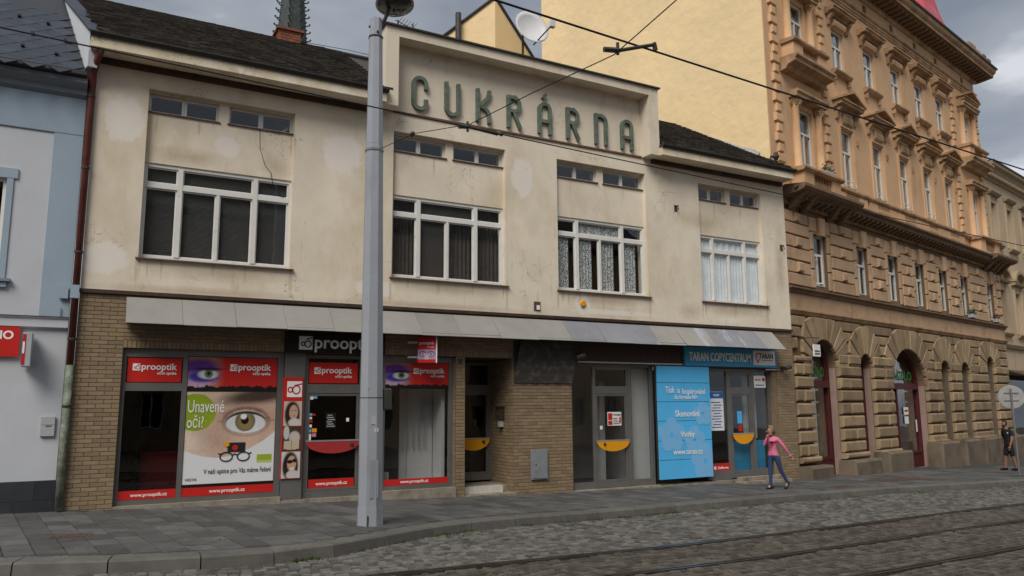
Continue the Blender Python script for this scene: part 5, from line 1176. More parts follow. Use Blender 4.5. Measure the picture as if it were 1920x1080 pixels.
# architrave, frieze, great cornice
MB().profile([(0, 16.50), (-.04, 16.50), (-.04, 16.58), (-.07, 16.60), (-.07, 16.70), (-.13, 16.74), (-.13, 16.80), (0, 16.84)], -.08, END+.02).build('architrave', 'orange_trim', oh_)
MB().profile([(0, 17.34), (-.06, 17.36), (-.10, 17.44), (-.14, 17.46), (-.14, 17.52), (0, 17.52)], -.08, END+.04).build('bed_mould', 'orange_trim', oh_)
MB().profile([(.05, 17.525), (-.14, 17.525), (-.78, 17.60), (-.78, 17.72), (-.88, 17.80), (-.92, 17.90), (-.92, 17.95), (.05, 18.05)], -.10, END+.55).build('roof_cornice', 'orange_trim', oh_)
MB().profile([(.05, 18.06), (-.97, 17.955), (-.99, 18.02), (.05, 18.14)], -.10, END+.62).build('cornice_flashing', 'dark_metal', oh_)
mod = mesh_of(MB().profile([(0, 0), (-.50, .05), (-.54, .12), (0, .12)], -.085, .085), 'cornice_dark'); x = .2
while x < END+.4: inst('modillion', mod, (x, -.14, 17.46), oh_); x += .40
sf = MB(); sf.add([(-.05, -.145, 17.523), (END+.5, -.145, 17.523), (END+.5, -.775, 17.596), (-.05, -.775, 17.596)], [(0, 1, 2, 3)]); sf.build('soffit', 'cornice_dark', oh_)
for i, (x, w_, h) in enumerate(((17.0, .9, .34), (18.05, .5, .26), (18.9, .4, .3), (19.55, .4, .26))): B('parapet_block', 'orange_trim' if i < 2 else 'cornice_dark', oh_, x, x+w_, -.80, -.3, 18.06, 18.18+h)
# red mansard turret
tr = MB(); prof = [(18.0, 15.9, 19.9, -.2, 5.0), (20.2, 16.94, 19.9, .8, 4.6), (21.7, 17.45, 19.6, 1.2, 4.2), (24.0, 17.8, 19.2, 1.5, 4.0)]
v = []; f = []
for (z, a, b_, c, d) in prof: v += [(a, c, z), (b_, c, z), (b_, d, z), (a, d, z)]
for i in range(len(prof)-1):
    for k in range(4): f.append((4*i+k, 4*i+(k+1) % 4, 4*i+4+(k+1) % 4, 4*i+4+k))
f.append((12, 13, 14, 15)); tr.add(v, f); tr.build('turret_roof', 'red_roof', oh_); B('turret_cap', 'red_roof', oh_, 17.6, 19.0, 1.4, 4.15, 24.0, 24.2)
# shop windows in the arches
def archfill(a, y, mt, inset, name, par, z0):
    x0, x1, zs, h = a; x0 += inset; x1 -= inset; c, r_ = (x0+x1)/2, (x1-x0)/2; h -= inset
    pts = [(x0, z0), (x1, z0)]+[(c+r_*math.cos(math.pi*i/14), zs+h*math.sin(math.pi*i/14)) for i in range(15)]
    return MB().prism(pts, y, y+.006).build(name, mt, par)
for ai, a in enumerate(ARCH):
    gp = bpy.data.objects.new('arched_window', None); col.objects.link(gp); gp.parent = oh_
    zb = -.45-.018*(a[0]+a[1])/2; y = .04; c = (a[0]+a[1])/2; r_ = (a[1]-a[0])/2
    mt = 'wine_wood' if ai < 3 else 'cornice_dark'; t = .13 if ai < 3 else .07
    fr = MB(); fr.stroke([(a[0]+t/2, zb), (a[0]+t/2, a[2])]+[(c+(r_-t/2)*math.cos(math.pi*(1-i/14)), a[2]+(a[3]-t/2)*math.sin(math.pi*i/14)) for i in range(1, 14)]+[(a[1]-t/2, a[2]), (a[1]-t/2, zb)], t, y-.05, y+.08)
    if ai < 3:
        fr.box(a[0]+t, a[1]-t, y-.09, y+.07, 2.28, 2.44); fr.box(a[0]+t, a[1]-t, y-.06, y+.07, 2.44, 2.50); fr.box(a[0]+t, a[1]-t, y-.03, y+.07, zb, zb+.52); fr.box(a[0]+t, a[1]-t, y-.06, y+.07, zb+.52, zb+.60)
        if ai == 2:
            fr.box(c-.45, c-.37, y-.03, y+.06, zb+.6, 2.28)
            for k in range(4): fr.box(a[0]+t+.1+k*.66, a[0]+t+.64+k*.66, y-.045, y-.028, zb+.08, zb+.45)
    fr.build('frame', mt, gp); archfill(a, y+.03, 'glass_shop', t*.8, 'pane', gp, zb)
    room(gp, a[0]-.02, a[1]+.02, zb, 4.0, .46, 1.6)
    if ai in (0, 2):
        B('window_back', 'curtain_sheer' if ai == 0 else 'curtain_dark', gp, a[0], a[1], .50, .52, zb+.5, 2.2)
        wd = 1.1 if ai == 0 else 2.0; text('PRÁDLO', 'green_neon', gp, c-wd/2, y-.02, 2.62, width=wd, height=.42, bold=.003)
    lin = MB(); lin.box(a[1]-.02, a[1]-.002, -TL+.02, y-.06, zb, a[2]); lin.build('reveal', 'mauve_lining' if ai < 3 else 'stone_plinth', gp)
    B('threshold', 'stone_plinth', gp, a[0]-.05, a[1]+.05, -TL-.02, .3, zb-.3, zb+.02)
    if ai == 2:
        B('notice', 'sign_white', gp, 8.35, 8.75, y-.01, y-.004, 1.35, 1.62); B('notice', 'sign_white', gp, 8.38, 8.72, y-.01, y-.004, 1.02, 1.28); B('printed_line', 'sign_red', gp, 8.40, 8.70, y-.014, y-.011, 1.45, 1.53); B('notice', 'sign_blue', gp, 7.8, 7.95, y+.05, y+.06, .2, .95); B('notice', 'sign_white', gp, 9.35, 9.45, y-.01, y-.004, .7, 1.15); B('mannequin_cloth', 'curtain_sheer', gp, 7.0, 7.35, .3, .4, .15, .9)
    if ai == 0: B('display_card', 'guard_red', gp, 1.6, 2.1, .38, .40, .35, .85); B('display_cloth', 'curtain_sheer', gp, 1.4, 2.3, .3, .4, .0, .25)
hs = thing('hanging_sign', 'small white plate hanging from an iron bracket at the corner arch', 'sign', (18.95, .10, 2.95), AN); B('plate', 'sign_white', hs, .12, .52, -.36, -.33, .22, .58); MB().tube([(.1, .05, .78), (.1, -.35, .78), (.5, -.35, .78)], .015, 6).build('bracket', 'dark_metal', hs); MB().tube([(.32, -.345, .78), (.32, -.345, .58)], .01, 6).build('hanger', 'dark_metal', hs)
for i in range(2): B('printed_line', 'print_dark', hs, .17, .47, -.364, -.361, .28+i*.08, .32+i*.08)
for lab, s_, z, y, n in (('planter with trailing flowers on the big corner window sill', 3.0, 9.33, -.30, 50), ('white planter with red flowers on the far end of the mezzanine ledge', 18.35, 5.40, -TL-.12, 70), ('green plant in a pot on the mezzanine ledge beside the last bay', 15.3, 5.40, -TL-.10, 50)):
    p = oh_.matrix_basis; M_ = Matrix.Translation((18.6, .42, 0)) @ Matrix.Rotation(AN, 4, 'Z'); t = thing('flower_box', lab, 'planter', M_ @ Vector((s_, y, z)), AN); B('trough', 'box_grey', t, -.24, .24, -.09, .09, 0, .16)
    mb = MB(); rr_ = random.Random(int(s_)); fl_ = MB()
    for k in range(n*4):
        x, yy, zz_ = rr_.gauss(0, .15), rr_.gauss(0, .06), .16+abs(rr_.gauss(0, .11)); a = rr_.uniform(0, 6.28); (fl_ if (k % 4 == 0 and s_ > 16) else mb).add([(x, yy, zz_), (x+.06*math.cos(a), yy+.02, zz_+.06*math.sin(a)), (x+.06*math.cos(a+.9), yy-.02, zz_+.06*math.sin(a+.9))], [(0, 1, 2)])
    mb.build('leaves', 'leaf', t)['kind'] = 'stuff'
    if fl_.f: fl_.build('flowers', 'flower_red', t)['kind'] = 'stuff'
t = thing('wall_lamp', 'black lantern bracket where yellow wall meets the shop roof', 'lamp', (18.5, .15, 8.95)); MB().tube([(0, .1, .4), (-.25, .0, .38), (-.32, 0, .22)], .03, 6).build('arm', 'dark_metal', t); MB().lathe([(.05, 0), (.10, .1), (.06, .24)], (-.05, -.02, .28), 8).build('lantern', 'dark_metal', t); MB().lathe([(.06, 0), (.09, .08), (.05, .2)], (-.12, 0, .02), 8).build('lower_lantern', 'dark_metal', t)

# ================================================================== far beige house
fb = thing('apartment_building', 'beige apartment house beyond the orange one with dentil cornice', 'building', (18.6, .42, 0), AN)
mb = MB(); C_ = [20.75, 23.1, 25.45, 27.8]; holes_wall(mb, END+.02, 31, -1.4, 13.3, 0, .5, [(c-.45, c+.45, 9.45, 11.55) for c in C_]+[(c-.45, c+.45, 5.1, 7.2) for c in C_]+[(20.5, 30.5, -.8, 3.1)]); mb.build('wall', 'beige_house', fb)
B('void', 'room_dark', fb, 19.9, 31, .8, .9, -1.4, 13)
MB().profile([(0, 12.6), (-.08, 12.62), (-.10, 12.8), (-.30, 12.95), (-.34, 13.1), (-.50, 13.2), (-.52, 13.35), (.1, 13.5)], END+.05, 31).build('cornice', 'beige_trim', fb)
den = mesh_of(MB().box(-.07, .07, -.22, 0, 0, .16), 'beige_house')
for i in range(40): inst('dentil', den, (END+.3+i*.28, -.08, 12.76), fb)
B('roof_edge', 'dark_metal', fb, END+.05, 31, -.56, .1, 13.36, 13.42)
for c in C_:
    for (z0, z1, arc_) in ((9.45, 11.55, False), (5.1, 7.2, True)):
        window(fb, c, .45, z0, z1, .2)
        MB().profile([(0, z0-.22), (-.10, z0-.18), (-.20, z0-.08), (-.20, z0-.02), (0, z0)], c-.65, c+.65).build('sill', 'beige_trim', fb)
        if arc_:
            m = MB(); m.stroke([(c+.78*math.cos(math.pi*(1-i/12)), 7.72+.52*math.sin(math.pi*i/12)) for i in range(13)], .16, -.26, .0); m.build('arched_hood', 'beige_trim', fb); MB().profile([(0, 7.52), (-.2, 7.56), (-.24, 7.66), (0, 7.7)], c-.85, c+.85).build('hood_cornice', 'beige_trim', fb)
        else: MB().profile([(0, 11.85), (-.16, 11.9), (-.24, 12.0), (0, 12.06)], c-.72, c+.72).build('hood_cornice', 'beige_trim', fb)
        for s_ in (-1, 1): B('pilaster', 'beige_house', fb, *sorted((c+s_*.48, c+s_*.68)), -.07, -.001, z0, z1+.25)
MB().profile([(0, 4.3), (-.12, 4.34), (-.2, 4.5), (0, 4.56)], END+.05, 31).build('string_course', 'beige_trim', fb)
sf = bpy.data.objects.new('shop_front', None); col.objects.link(sf); sf.parent = fb; room(sf, 20.4, 30.6, -1.2, 3.15, .51, 2.5); pane(sf, 20.5, 30.5, -.8, 3.1, .3, 'glass_dark')
MB().profile([(0, 3.25), (-.9, 2.95), (-.9, 2.99), (0, 3.31)], 20.4, 30.6).build('awning', 'iron_brown', sf)

# ================================================================== things behind the roofs
gb = thing('rear_house', 'yellow rear house with pointed parapet behind the shop parapet', 'building', (14.85, 12, 0))
mb = MB(); mb.add([(0, 0, 8), (0, 0, 19.55), (-2.6, 1.6, 17.2), (-2.6, 1.6, 8), (3.2, .6, 8), (3.2, .6, 16.3), (0, 5, 8), (0, 5, 19.55), (-2.6, 6, 8), (-2.6, 6, 17.2), (3.2, 5.6, 8), (3.2, 5.6, 16.3)], [(0, 1, 2, 3), (3, 2, 9, 8), (1, 7, 9, 2)]); mb.build('left_wall', 'yellow_wall', gb)
mb = MB(); mb.add([(0, 0, 8), (0, 0, 19.55), (3.2, .6, 16.3), (3.2, .6, 8), (0, 5, 19.55), (3.2, 5.6, 16.3)], [(0, 3, 2, 1), (1, 2, 5, 4)]); mb.build('right_wall', 'yellow_wall_shaded', gb)
MB().tube([(-2.7, 1.62, 17.16), (0, -.03, 19.6)], .07, 6).build('coping', 'dark_metal', gb); MB().tube([(3.25, .58, 16.28), (0, -.03, 19.6)], .07, 6).build('coping', 'dark_metal', gb); MB().tube([(-1.5, .6, 14), (-1.5, .6, 18.75)], .13, 10).build('flue_pipe', 'dark_metal', gb)
dh = thing('satellite_dish', 'white satellite dish on a mast behind the parapet', 'satellite dish', (10.43, 2.0, 10.4))
n = 20; v = [(0, 0, 0)]; f = []
for j in range(1, 6):
    for i in range(n): a = 6.2832*i/n; rr_ = .52*j/5; v.append((rr_*math.cos(a), -.16*(j/5)**2, rr_*math.sin(a)*1.08))
for i in range(n): f.append((0, 1+i, 1+(i+1) % n))
for j in range(4):
    for i in range(n): p, q = 1+j*n+i, 1+j*n+(i+1) % n; f.append((p, p+n, q+n, q))
m = MB(); m.add(v, f); o = m.build('reflector', 'dish_white', dh, smooth=True); o.location = (.28, -.1, 2.04); o.rotation_euler = (R(-16), 0, R(-4))
sm = o.modifiers.new('s', 'SOLIDIFY'); sm.thickness = .015
MB().tube([(.1, 0, 0), (.1, 0, 1.9), (.28, 0, 2.04)], .035, 8).build('mast', 'dark_metal', dh); MB().tube([(.32, -.22, 1.55), (.62, -.72, 1.98)], .02, 6).build('feed_arm', 'dark_metal', dh); B('feed_horn', 'dish_white', dh, .56, .72, -.80, -.66, 1.94, 2.12)
an = thing('aerial', 'thin television aerial on the roof behind the parapet corner', 'antenna', (6.4, 1.5, 10.6)); MB().tube([(.18, 0, 0), (.18, 0, .95)], .02, 6).build('mast', 'dark_metal', an); m = MB(); m.tube([(.1, 0, .93), (.62, .1, .86)], .012, 5)
for k in range(6): m.tube([(.2+k*.08, -.25, .90-k*.011), (.2+k*.08, .3, .92-k*.011)], .008, 4)
m.build('elements', 'steel', an); MB().tube([(.62, .1, .62), (.62, .1, 1.0)], .018, 5).build('reflector', 'dark_metal', an)
sp_ = thing('church_spire', 'dark green copper church spire with crockets rising behind the shop roof', 'spire', (12.0, 40, 0))
MB().lathe([(1.6, 0), (1.6, 24), (1.75, 24), (1.75, 25)], (0, 0, 0), 8, rot=R(22.5)).build('tower', 'stone_plinth', sp_); MB().lathe([(1.42, 25), (1.13, 29.3), (.86, 32.6), (.08, 43)], (0, 0, 0), 8, rot=R(22.5)).build('spire', 'spire_copper', sp_)
mb = MB()
for k in range(8):
    a = R(22.5)+6.2832*k/8
    for j in range(26):
        z = 25.5+j*.62; rr_ = np.interp(z, [25, 29.3, 32.6, 43], [1.42, 1.13, .86, .08]); mb.tube([(rr_*math.cos(a), rr_*math.sin(a), z), ((rr_+.26)*math.cos(a), (rr_+.26)*math.sin(a), z+.05), ((rr_+.28)*math.cos(a), (rr_+.28)*math.sin(a), z+.16)], [.05, .05, .09], 5)
mb.build('crockets', 'spire_copper', sp_)

# ================================================================== lamp post, wires
lp = thing('lamp_post', 'tall grey octagonal steel lamp and tram post standing on the pavement', 'lamp post', (4.40, -3.60, g(4.4))); lp.rotation_euler = (0, R(-.5), 0)
oc = lambda prof: MB().lathe([(r_/math.cos(math.pi/8), z) for r_, z in prof], (0, 0, 0), 8, rot=R(10))
oc([(.205, 0), (.196, .30)]).build('base', 'pole_grey', lp); oc([(.188, .30), (.182, 2.05)]).build('lower_shaft', 'pole_grey', lp); oc([(.180, 2.054), (.142, 6.40)]).build('middle_shaft', 'pole_grey', lp); oc([(.138, 6.405), (.114, 8.39)]).build('upper_shaft', 'pole_grey', lp); oc([(.103, 8.394), (.099, 8.74)]).build('top_sleeve', 'pole_grey', lp)
oc([(.125, 8.375), (.125, 8.40)]).build('collar', 'dark_metal', lp); oc([(.156, 6.28), (.156, 6.32)]).build('wire_clamp', 'steel', lp); oc([(.188, 2.046), (.188, 2.056)]).build('seam', 'dark_metal', lp)
MB().tube([(.07, -.02, 8.62), (.15, -.06, 8.76), (.22, -.10, 8.98)], .035, 8).build('arm', 'dark_metal', lp)
TLT = Matrix.Translation((.30, -.14, 9.02)) @ Matrix.Rotation(R(-10), 4, 'X')
MB().lathe([(.10, .30), (.20, .27), (.30, .16), (.345, .03), (.345, 0), (.32, 0)], (0, 0, 0), 24).build('lamp_shade', 'pole_grey', lp, smooth=True).matrix_local = TLT; MB().lathe([(.322, .006), (.30, -.012), (.18, -.05), (.02, -.06)], (0, 0, 0), 24).build('lamp_glass', 'lamp_glass', lp, smooth=True).matrix_local = TLT
B('bolt', 'dark_metal', lp, -.13, -.10, -.02, .02, 8.56, 8.59); B('bolt', 'dark_metal', lp, -.02, .01, -.14, -.10, 8.44, 8.47); B('cable_door', 'pole_grey', lp, -.07, .07, -.1955, -.185, .45, 1.05); MB().tube([(-.10, -.19, .02), (-.10, -.195, .18)], .012, 5).build('earth_strap', 'dark_metal', lp)
B('sticker', 'box_grey', lp, -.05, .03, -.1925, -.18, 1.62, 1.74); B('sticker', 'white_paint', lp, .0, .06, -.1915, -.18, 1.50, 1.56); B('switch_box', 'lamp_dark', lp, .185, .33, -.10, .10, 1.84, 2.20, bevel=.02)
SAGS = []
def wire(name, pts, r_, label, cat='wire', group=None): return tag(MB().tube(pts, r_, 6).build(name, 'wire_black'), label, cat, group)
wy = lambda k, x: (-7.55, -10.30)[k]+.066*x
wire('contact_wire', [(x, wy(0, x), 5.40) for x in (-16, -8, 0, 4, 8, 14, 22, 34, 60)], .008, 'tram contact wire passing low across the shop facade')
wire('contact_wire', [(x, wy(1, x), 5.52) for x in (-12, -4, 0, 4.75, 9, 14, 22, 34, 60)], .011, 'heavier tram contact wire crossing the yellow wall and the orange house')
wire('span_wire', [(4.40, -3.76, 6.30+g(4.4)), (4.42, -5.3, 5.95), (4.46, -7.2, 5.47), (4.62, -8.6, 5.42), (4.80, -9.95, 5.36), (4.9, -13, 5.85), (5.2, -22, 7.2)], .006, 'thin span wire running from the lamp post over the tram wires')
def hanger(label, x, k, rz):
    z = 5.40 if k == 0 else 5.52; t = thing('wire_hanger', label, 'wire hanger', (x, wy(k, x), z), rz, 'wire hangers')
    if k:
        MB().tube([(.06, .0, -.12), (.52, .0, .05)], .020, 8).build('arm', 'dark_metal', t); MB().tube([(-.12, .02, -.14), (.06, .0, -.12)], .028, 6).build('clamp', 'lamp_dark', t); MB().tube([(.04, 0, -.04), (.04, 0, -.17)], .018, 6).build('pin', 'dark_metal', t); MB().tube([(.52, 0, .07), (.54, 0, -.01)], .026, 6).build('wire_clip', 'dark_metal', t); return
    MB().tube([(-.02, .1, .05), (.42, .1, .02)], .022, 8).build('arm', 'dark_metal', t); MB().tube([(-.16, .1, .03), (-.02, .1, .05)], .03, 6).build('clamp', 'lamp_dark', t); MB().tube([(-.03, .1, .12), (-.03, .1, -.02)], .018, 6).build('pin', 'dark_metal', t); MB().tube([(.42, .1, .05), (.44, .02, -.01)], .026, 6).build('wire_clip', 'dark_metal', t)
hanger('tram wire hanger with insulated arm in front of the CUKRÁRNA letters', 4.48, 0, 0); hanger('tram wire hanger with insulated arm in front of the blank yellow wall', 4.78, 1, 0)
t = thing('insulator', 'egg-shaped insulator on the span wire near the lamp post', 'insulator', (4.42, -5.2, 5.97)); o = MB().lathe([(.01, -.07), (.035, -.04), (.04, 0), (.035, .04), (.01, .07)], (0, 0, 0), 8).build('body', 'lamp_dark', t, smooth=True); o.rotation_euler = (R(75), 0, 0)
tag(MB().tube([(4.64, 3.95, 11.60), (6.0, 4.0, 11.68), (9, 4.1, 11.7)], .008, 5).build('roof_cable', 'wire_black'), 'thin cable strung above the shop roof ridge', 'cable')
# round sign seen from behind
rsn = thing('road_sign', 'round traffic sign seen from behind on a grey post at the right edge', 'road sign', (26.3, -1.83, g(26.3)), R(-55))
MB().tube([(0, .05, -.02), (0, .05, 2.75)], .032, 10).build('post', 'steel', rsn); o = MB().lathe([(.36, -.012), (.375, -.006), (.375, .006), (.36, .012)], (0, 0, 0), 28).build('disc', 'lead_grey', rsn); o.location = (0, .09, 2.48); o.rotation_euler = (R(90), 0, 0)
for z in (2.36, 2.60): B('clamp', 'steel', rsn, -.20, .20, .055, .076, z, z+.03)
# ================================================================== people
def person(label, loc, rz, joints, bones, extra_tubes, scale=1.0, hem=None):
    """joints: name -> (x, y, z, radius); bones: (a, b, material). One skinned, continuous body; faces take the cloth of the nearest bone."""
    names = list(joints); idx = {n: i for i, n in enumerate(names)}
    me = bpy.data.meshes.new('skeleton'); me.from_pydata([joints[n][:3] for n in names], [(idx[a], idx[b_]) for a, b_, _ in bones], [])
    o = bpy.data.objects.new('skeleton', me); col.objects.link(o)
    md = o.modifiers.new('skin', 'SKIN'); md.use_smooth_shade = True
    for i, n in enumerate(names):
        r_ = joints[n][3]; me.skin_vertices[0].data[i].radius = r_ if isinstance(r_, tuple) else (r_, r_)
    me.skin_vertices[0].data[idx['pelvis']].use_root = True
    sb = o.modifiers.new('sub', 'SUBSURF'); sb.levels = 2; sb.render_levels = 2
    bpy.context.view_layer.update(); dg = bpy.context.evaluated_depsgraph_get()
    m2 = bpy.data.meshes.new_from_object(o.evaluated_get(dg)); bpy.data.objects.remove(o)
    nb = len(m2.polygons)
    if extra_tubes:
        bm = bmesh.new(); bm.from_mesh(m2)
        for path, r_ in extra_tubes:
            t = MB().tube(path, r_, 6); vs_ = [bm.verts.new(p) for p in t.v]
            for f_ in t.f: bm.faces.new([vs_[k] for k in f_])
        bmesh.ops.recalc_face_normals(bm, faces=bm.faces); bm.to_mesh(m2); bm.free()
    mats = []; 
    for _, _, mm in bones:
        if mm not in mats: mats.append(mm)
    m2.materials.clear()
    for mm in mats: m2.materials.append(MATS[mm])
    A = np.array([joints[a][:3] for a, _, _ in bones]); Bv = np.array([joints[b_][:3] for _, b_, _ in bones]); rad = np.array([np.mean([np.mean(joints[a][3]), np.mean(joints[b_][3])]) for a, b_, _ in bones])
    for p in m2.polygons:
        c = np.array(p.center); d = Bv-A; t = np.clip(((c-A)*d).sum(1)/np.maximum((d*d).sum(1), 1e-9), 0, 1); dist = np.linalg.norm(A+d*t[:, None]-c, axis=1)-rad*.9
        k = int(dist.argmin()); mm = bones[k][2]
        if hem and not any(n_[:2] in ('sh', 'el', 'wr', 'an', 'to') for n_ in bones[k][:2]) and mm in hem[1:]: mm = hem[1] if c[2] > hem[0] else hem[2]
        if p.index >= nb: mm = bones[3][2]
        p.material_index = mats.index(mm); p.use_smooth = True
    root = thing('person', label, 'person', loc, rz); root.scale = (scale,)*3
    b = bpy.data.objects.new('body', m2); col.objects.link(b); b.parent = root
    return root
def hand(wrist, dirv, up, ln, curl=.25):
    """four unequal fingers and a thumb as short bent chains rooted in the palm"""
    w_ = Vector(wrist); d = Vector(dirv).normalized(); u = Vector(up); u = (u-d*u.dot(d)).normalized(); n = d.cross(u)
    out_ = [([w_, w_+d*ln*.45], ln*.17)]
    for k, q in enumerate((.46, .52, .48, .38)):
        b_ = w_+d*ln*.42+u*ln*(.15-.10*k); m_ = b_+d*ln*q*.55+n*ln*curl*.25; out_.append(([b_, m_, m_+d*ln*q*.4+n*ln*curl*.5], ln*.05))
    b_ = w_+d*ln*.12+u*ln*.14; out_.append(([b_, b_+(d*.6+u*.7)*ln*.28, b_+(d*1.1+u*.75)*ln*.36], ln*.055))
    return out_
# woman in the pink jumper, striding to the left with a hand at her mouth
J = dict(pelvis=(.12, 0, .80, (.115, .095)), waist=(.115, 0, .92, (.10, .08)), chest=(.11, 0, 1.07, (.115, .088)), upper=(.115, 0, 1.17, (.10, .07)), neck=(.105, 0, 1.255, .040), jaw=(.075, 0, 1.315, (.050, .05)), head=(.065, 0, 1.39, (.072, .078)), crown=(.078, 0, 1.455, (.055, .055)),
         shL=(.20, -.10, 1.185, .055), elL=(.335, -.16, .99, .040), wrL=(.445, -.16, .815, .026),
         shR=(.03, .10, 1.18, .055), elR=(-.085, .06, 1.03, .040), wrR=(-.045, -.03, 1.225, .026),
         hipL=(.17, -.07, .75, .078), knL=(.245, -.06, .475, .054), anL=(.41, -.05, .165, .036), toL=(.375, -.05, .04, .026),
         hipR=(.075, .07, .75, .078), knR=(.045, .05, .46, .055), anR=(.025, .04, .085, .036), toR=(-.06, .02, .028, .026))
BN = [('pelvis', 'waist', 'pink_knit'), ('waist', 'chest', 'pink_knit'), ('chest', 'upper', 'pink_knit'), ('upper', 'neck', 'skin'), ('neck', 'jaw', 'skin'), ('jaw', 'head', 'skin'), ('head', 'crown', 'skin'),
      ('upper', 'shL', 'pink_knit'), ('shL', 'elL', 'pink_knit'), ('elL', 'wrL', 'pink_knit'), ('upper', 'shR', 'pink_knit'), ('shR', 'elR', 'pink_knit'), ('elR', 'wrR', 'pink_knit'),
      ('pelvis', 'hipL', 'denim'), ('hipL', 'knL', 'denim'), ('knL', 'anL', 'denim'), ('anL', 'toL', 'skin'), ('pelvis', 'hipR', 'denim'), ('hipR', 'knR', 'denim'), ('knR', 'anR', 'denim'), ('anR', 'toR', 'skin')]
def headdress(root, c, hair, long_=False, beard=None, fx=-1):
    """hair cap, face features; c = head centre, the face looks along fx in x"""
    c = Vector(c); m = MB(); n = 14; v = []; f = []
    for j in range(8):
        ph = R(-50+j*20)
        for i in range(n):
            a = 6.2832*i/n; r_ = math.cos(ph); x = r_*math.cos(a); y = r_*math.sin(a); z = math.sin(ph)
            back = -x*fx
            push = 1.0 if (back > -.22 or z > .66) else .52          # leaves the face free
            v.append((c.x+x*.094*push-fx*.012, c.y+y*.088*push, c.z+z*.118*(1 if push == 1 else .9)+.015))
    for j in range(7):
        for i in range(n): f.append((j*n+i, j*n+(i+1) % n, (j+1)*n+(i+1) % n, (j+1)*n+i))
    f.append(tuple(range(7*n, 8*n))); m.add(v, f); m.build('hair', hair, root, smooth=True)
    if long_: MB().tube([(c.x-fx*.07, c.y, c.z+.02), (c.x-fx*.105, c.y, c.z-.05), (c.x-fx*.085, c.y, c.z-.115)], [.05, .04, .015], 8).build('hair_tail', hair, root, smooth=True)
    fm = MB()
    for s_ in (-1, 1): fm.tube([(c.x+fx*.070, c.y+s_*.030, c.z+.005), (c.x+fx*.078, c.y+s_*.030, c.z+.005)], .010, 6)
    fm.build('eyes', 'print_dark', root); sk = 'skin' if not beard else 'skin_tan'
    MB().tube([(c.x+fx*.070, c.y, c.z+.01), (c.x+fx*.098, c.y, c.z-.028), (c.x+fx*.072, c.y, c.z-.036)], [.008, .014, .010], 6).build('nose', sk, root); MB().box(c.x+fx*.060, c.x+fx*.074, c.y-.022, c.y+.022, c.z-.062, c.z-.054).build('mouth', 'guard_red', root)
    for s_ in (-1, 1): MB().tube([(c.x-fx*.004, c.y+s_*.076, c.z-.03), (c.x-fx*.010, c.y+s_*.084, c.z+.02)], [.010, .016], 6).build('ear', sk, root)
    if beard: MB().tube([(c.x-fx*.01, c.y-.062, c.z-.03), (c.x+fx*.045, c.y-.05, c.z-.085), (c.x+fx*.062, c.y, c.z-.10), (c.x+fx*.045, c.y+.05, c.z-.085), (c.x-fx*.01, c.y+.062, c.z-.03)], .026, 6).build('beard', beard, root, smooth=True)
ex = hand(J['wrL'][:3], (.62, -.05, -.75), (.5, 0, .5), .165)+hand(J['wrR'][:3], (.35, -.1, .75), (0, -.6, .3), .15, .7)
wom = person('woman in a pink jumper and blue jeans striding past the copy shop, hand at mouth', (15.42, -1.75, g(15.4)+.003), R(-20), J, BN, ex, 1.04, (.80, 'pink_knit', 'denim'))
headdress(wom, (.065, 0, 1.39), 'hair_blond', True)
for (an_, to_) in (('anL', 'toL'), ('anR', 'toR')):
    a, t = Vector(J[an_][:3]), Vector(J[to_][:3]); m = MB()
    hl = a+(a-t)*.35+Vector((.02, 0, -.03)) if an_ == 'anL' else Vector((a.x+.045, a.y, .055))
    m.tube([hl, (hl+t)/2+Vector((0, 0, -.022)), t+Vector((-.01, 0, -.004)), t+Vector((-.055, 0, -.012))], [.030, .030, .034, .016], 8); m.tube([hl+Vector((.012, 0, -.01)), Vector((hl.x+.03, hl.y, max(.004, hl.z-.06)))], [.014, .007], 6); m.build('shoe', 'shoe_black', wom, smooth=True)
m = MB(); m.tube([(.165, -.105, 1.215), (.10, -.125, 1.13), (.02, -.105, 1.03), (-.02, -.06, .98)], .011, 6); m.build('bag_strap', 'guard_red', wom)
m = MB(); m.tube([(-.01, -.085, 1.115), (.06, -.102, 1.12), (.13, -.100, 1.115)], .022, 6); m.build('jumper_print', 'black_cloth', wom)
# man in black by the sign
J2 = dict(pelvis=(0, 0, .90, (.13, .10)), waist=(-.005, 0, 1.02, (.13, .10)), chest=(-.015, 0, 1.24, (.155, .11)), upper=(-.03, 0, 1.39, (.13, .085)), neck=(-.055, 0, 1.49, .055), jaw=(-.095, 0, 1.555, .062), head=(-.10, 0, 1.65, (.088, .09)), crown=(-.095, 0, 1.73, .06),
          shL=(.02, -.19, 1.385, .07), elL=(-.04, -.25, 1.10, .048), wrL=(-.13, -.24, .86, .032), shR=(-.05, .19, 1.385, .07), elR=(.03, .25, 1.10, .048), wrR=(.0, .26, .86, .032),
          hipL=(0, -.09, .84, .10), knL=(.04, -.10, .50, .068), anL=(.14, -.10, .09, .042), toL=(.02, -.10, .035, .036), hipR=(0, .09, .84, .10), knR=(-.08, .10, .50, .068), anR=(-.12, .10, .09, .042), toR=(-.25, .10, .035, .036))
J2['shortL'] = (.03, -.10, .55, .092); J2['shortR'] = (-.065, .10, .55, .092); J2['slL'] = (-.005, -.22, 1.24, .066); J2['slR'] = (-.01, .22, 1.24, .066)
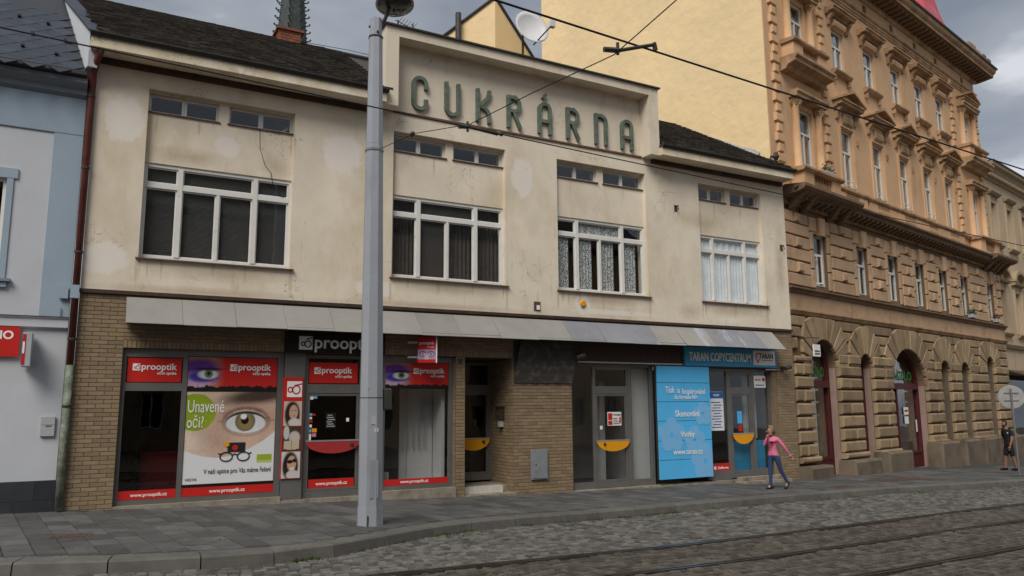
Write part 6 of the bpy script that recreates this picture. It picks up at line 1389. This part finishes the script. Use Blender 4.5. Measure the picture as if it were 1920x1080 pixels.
BN2 = [('pelvis', 'waist', 'black_cloth'), ('waist', 'chest', 'black_cloth'), ('chest', 'upper', 'black_cloth'), ('upper', 'neck', 'skin_tan'), ('neck', 'jaw', 'skin_tan'), ('jaw', 'head', 'skin_tan'), ('head', 'crown', 'skin_tan'),
       ('upper', 'shL', 'black_cloth'), ('shL', 'slL', 'black_cloth'), ('slL', 'elL', 'skin_tan'), ('elL', 'wrL', 'skin_tan'), ('upper', 'shR', 'black_cloth'), ('shR', 'slR', 'black_cloth'), ('slR', 'elR', 'skin_tan'), ('elR', 'wrR', 'skin_tan'),
       ('pelvis', 'hipL', 'black_cloth'), ('hipL', 'shortL', 'black_cloth'), ('shortL', 'knL', 'skin_tan'), ('knL', 'anL', 'skin_tan'), ('anL', 'toL', 'skin_tan'), ('pelvis', 'hipR', 'black_cloth'), ('hipR', 'shortR', 'black_cloth'), ('shortR', 'knR', 'skin_tan'), ('knR', 'anR', 'skin_tan'), ('anR', 'toR', 'skin_tan')]
ex = hand(J2['wrL'][:3], (-.15, 0, -1), (-1, 0, 0), .19)+hand(J2['wrR'][:3], (-.1, 0, -1), (-1, 0, 0), .19)
man = person('bearded man in black T-shirt and shorts walking beside the round sign', (28.9, -.15, g(28.9)+.003), R(-25), J2, BN2, ex, .98)
headdress(man, (-.10, 0, 1.655), 'hair_dark', False, 'hair_dark')
for s_ in ('L', 'R'):
    a, t = Vector(J2['an'+s_][:3]), Vector(J2['to'+s_][:3]); MB().tube([Vector((a.x+.06, a.y, .055)), Vector((a.x, a.y, .06)), t+Vector((0, 0, .012)), t+Vector((-.075, 0, .0))], [.045, .055, .048, .03], 8).build('shoe', 'shoe_black', man, smooth=True)
m = MB(); m.tube([(-.10, -.112, 1.33), (-.02, -.122, 1.30), (.06, -.112, 1.33)], .02, 6); m.build('shirt_print', 'sign_white', man)

# ================================================================== houses across the street, behind the photographer (seen only as reflections in the panes)
OPP = [(-22, -4, 11.5, 'beige_house', 'beige house across the street, behind the photographer on the left'), (-3.8, 13, 12.0, 'brown_stone', 'brown house across the street, directly behind the photographer'), (13.2, 34, 12.5, 'orange_plaster', 'orange house across the street, behind the photographer on the right')]
for (x0, x1, h, mt, lab) in OPP:
    t = thing('townhouse', lab, 'building', (x0, -25, g((x0+x1)/2)-.3)); W_ = x1-x0; cs_ = [1.6+2.6*i for i in range(int((W_-1.6)/2.6))]
    mb = MB(); holes_wall(mb, 0, W_, -.5, h, -.5, 0, [(c-.5, c+.5, z, z+1.8) for c in cs_ for z in (1.2, 4.8, 8.2) if z+2 < h]); mb.build('wall', mt, t)
    MB().box(.05, W_-.05, -1.2, -1.1, 0, h-.1).build('interior', 'room_dark', t)
    MB().profile([(.35, h), (.45, h+.15), (.45, h+.25), (-5, h+4.2), (-10, h)], -.1, W_+.1).build('roof', 'slate_tile', t)
    for c in cs_:
        for z in (1.2, 4.8, 8.2):
            if z+2 < h: f_ = MB(); pane_frame(f_, c-.5, c+.5, z, z+1.8, -.3, .07, .06); f_.box(c-.03, c+.03, -.3, -.25, z+.07, z+1.73); f_.build('window', 'white_paint', t)
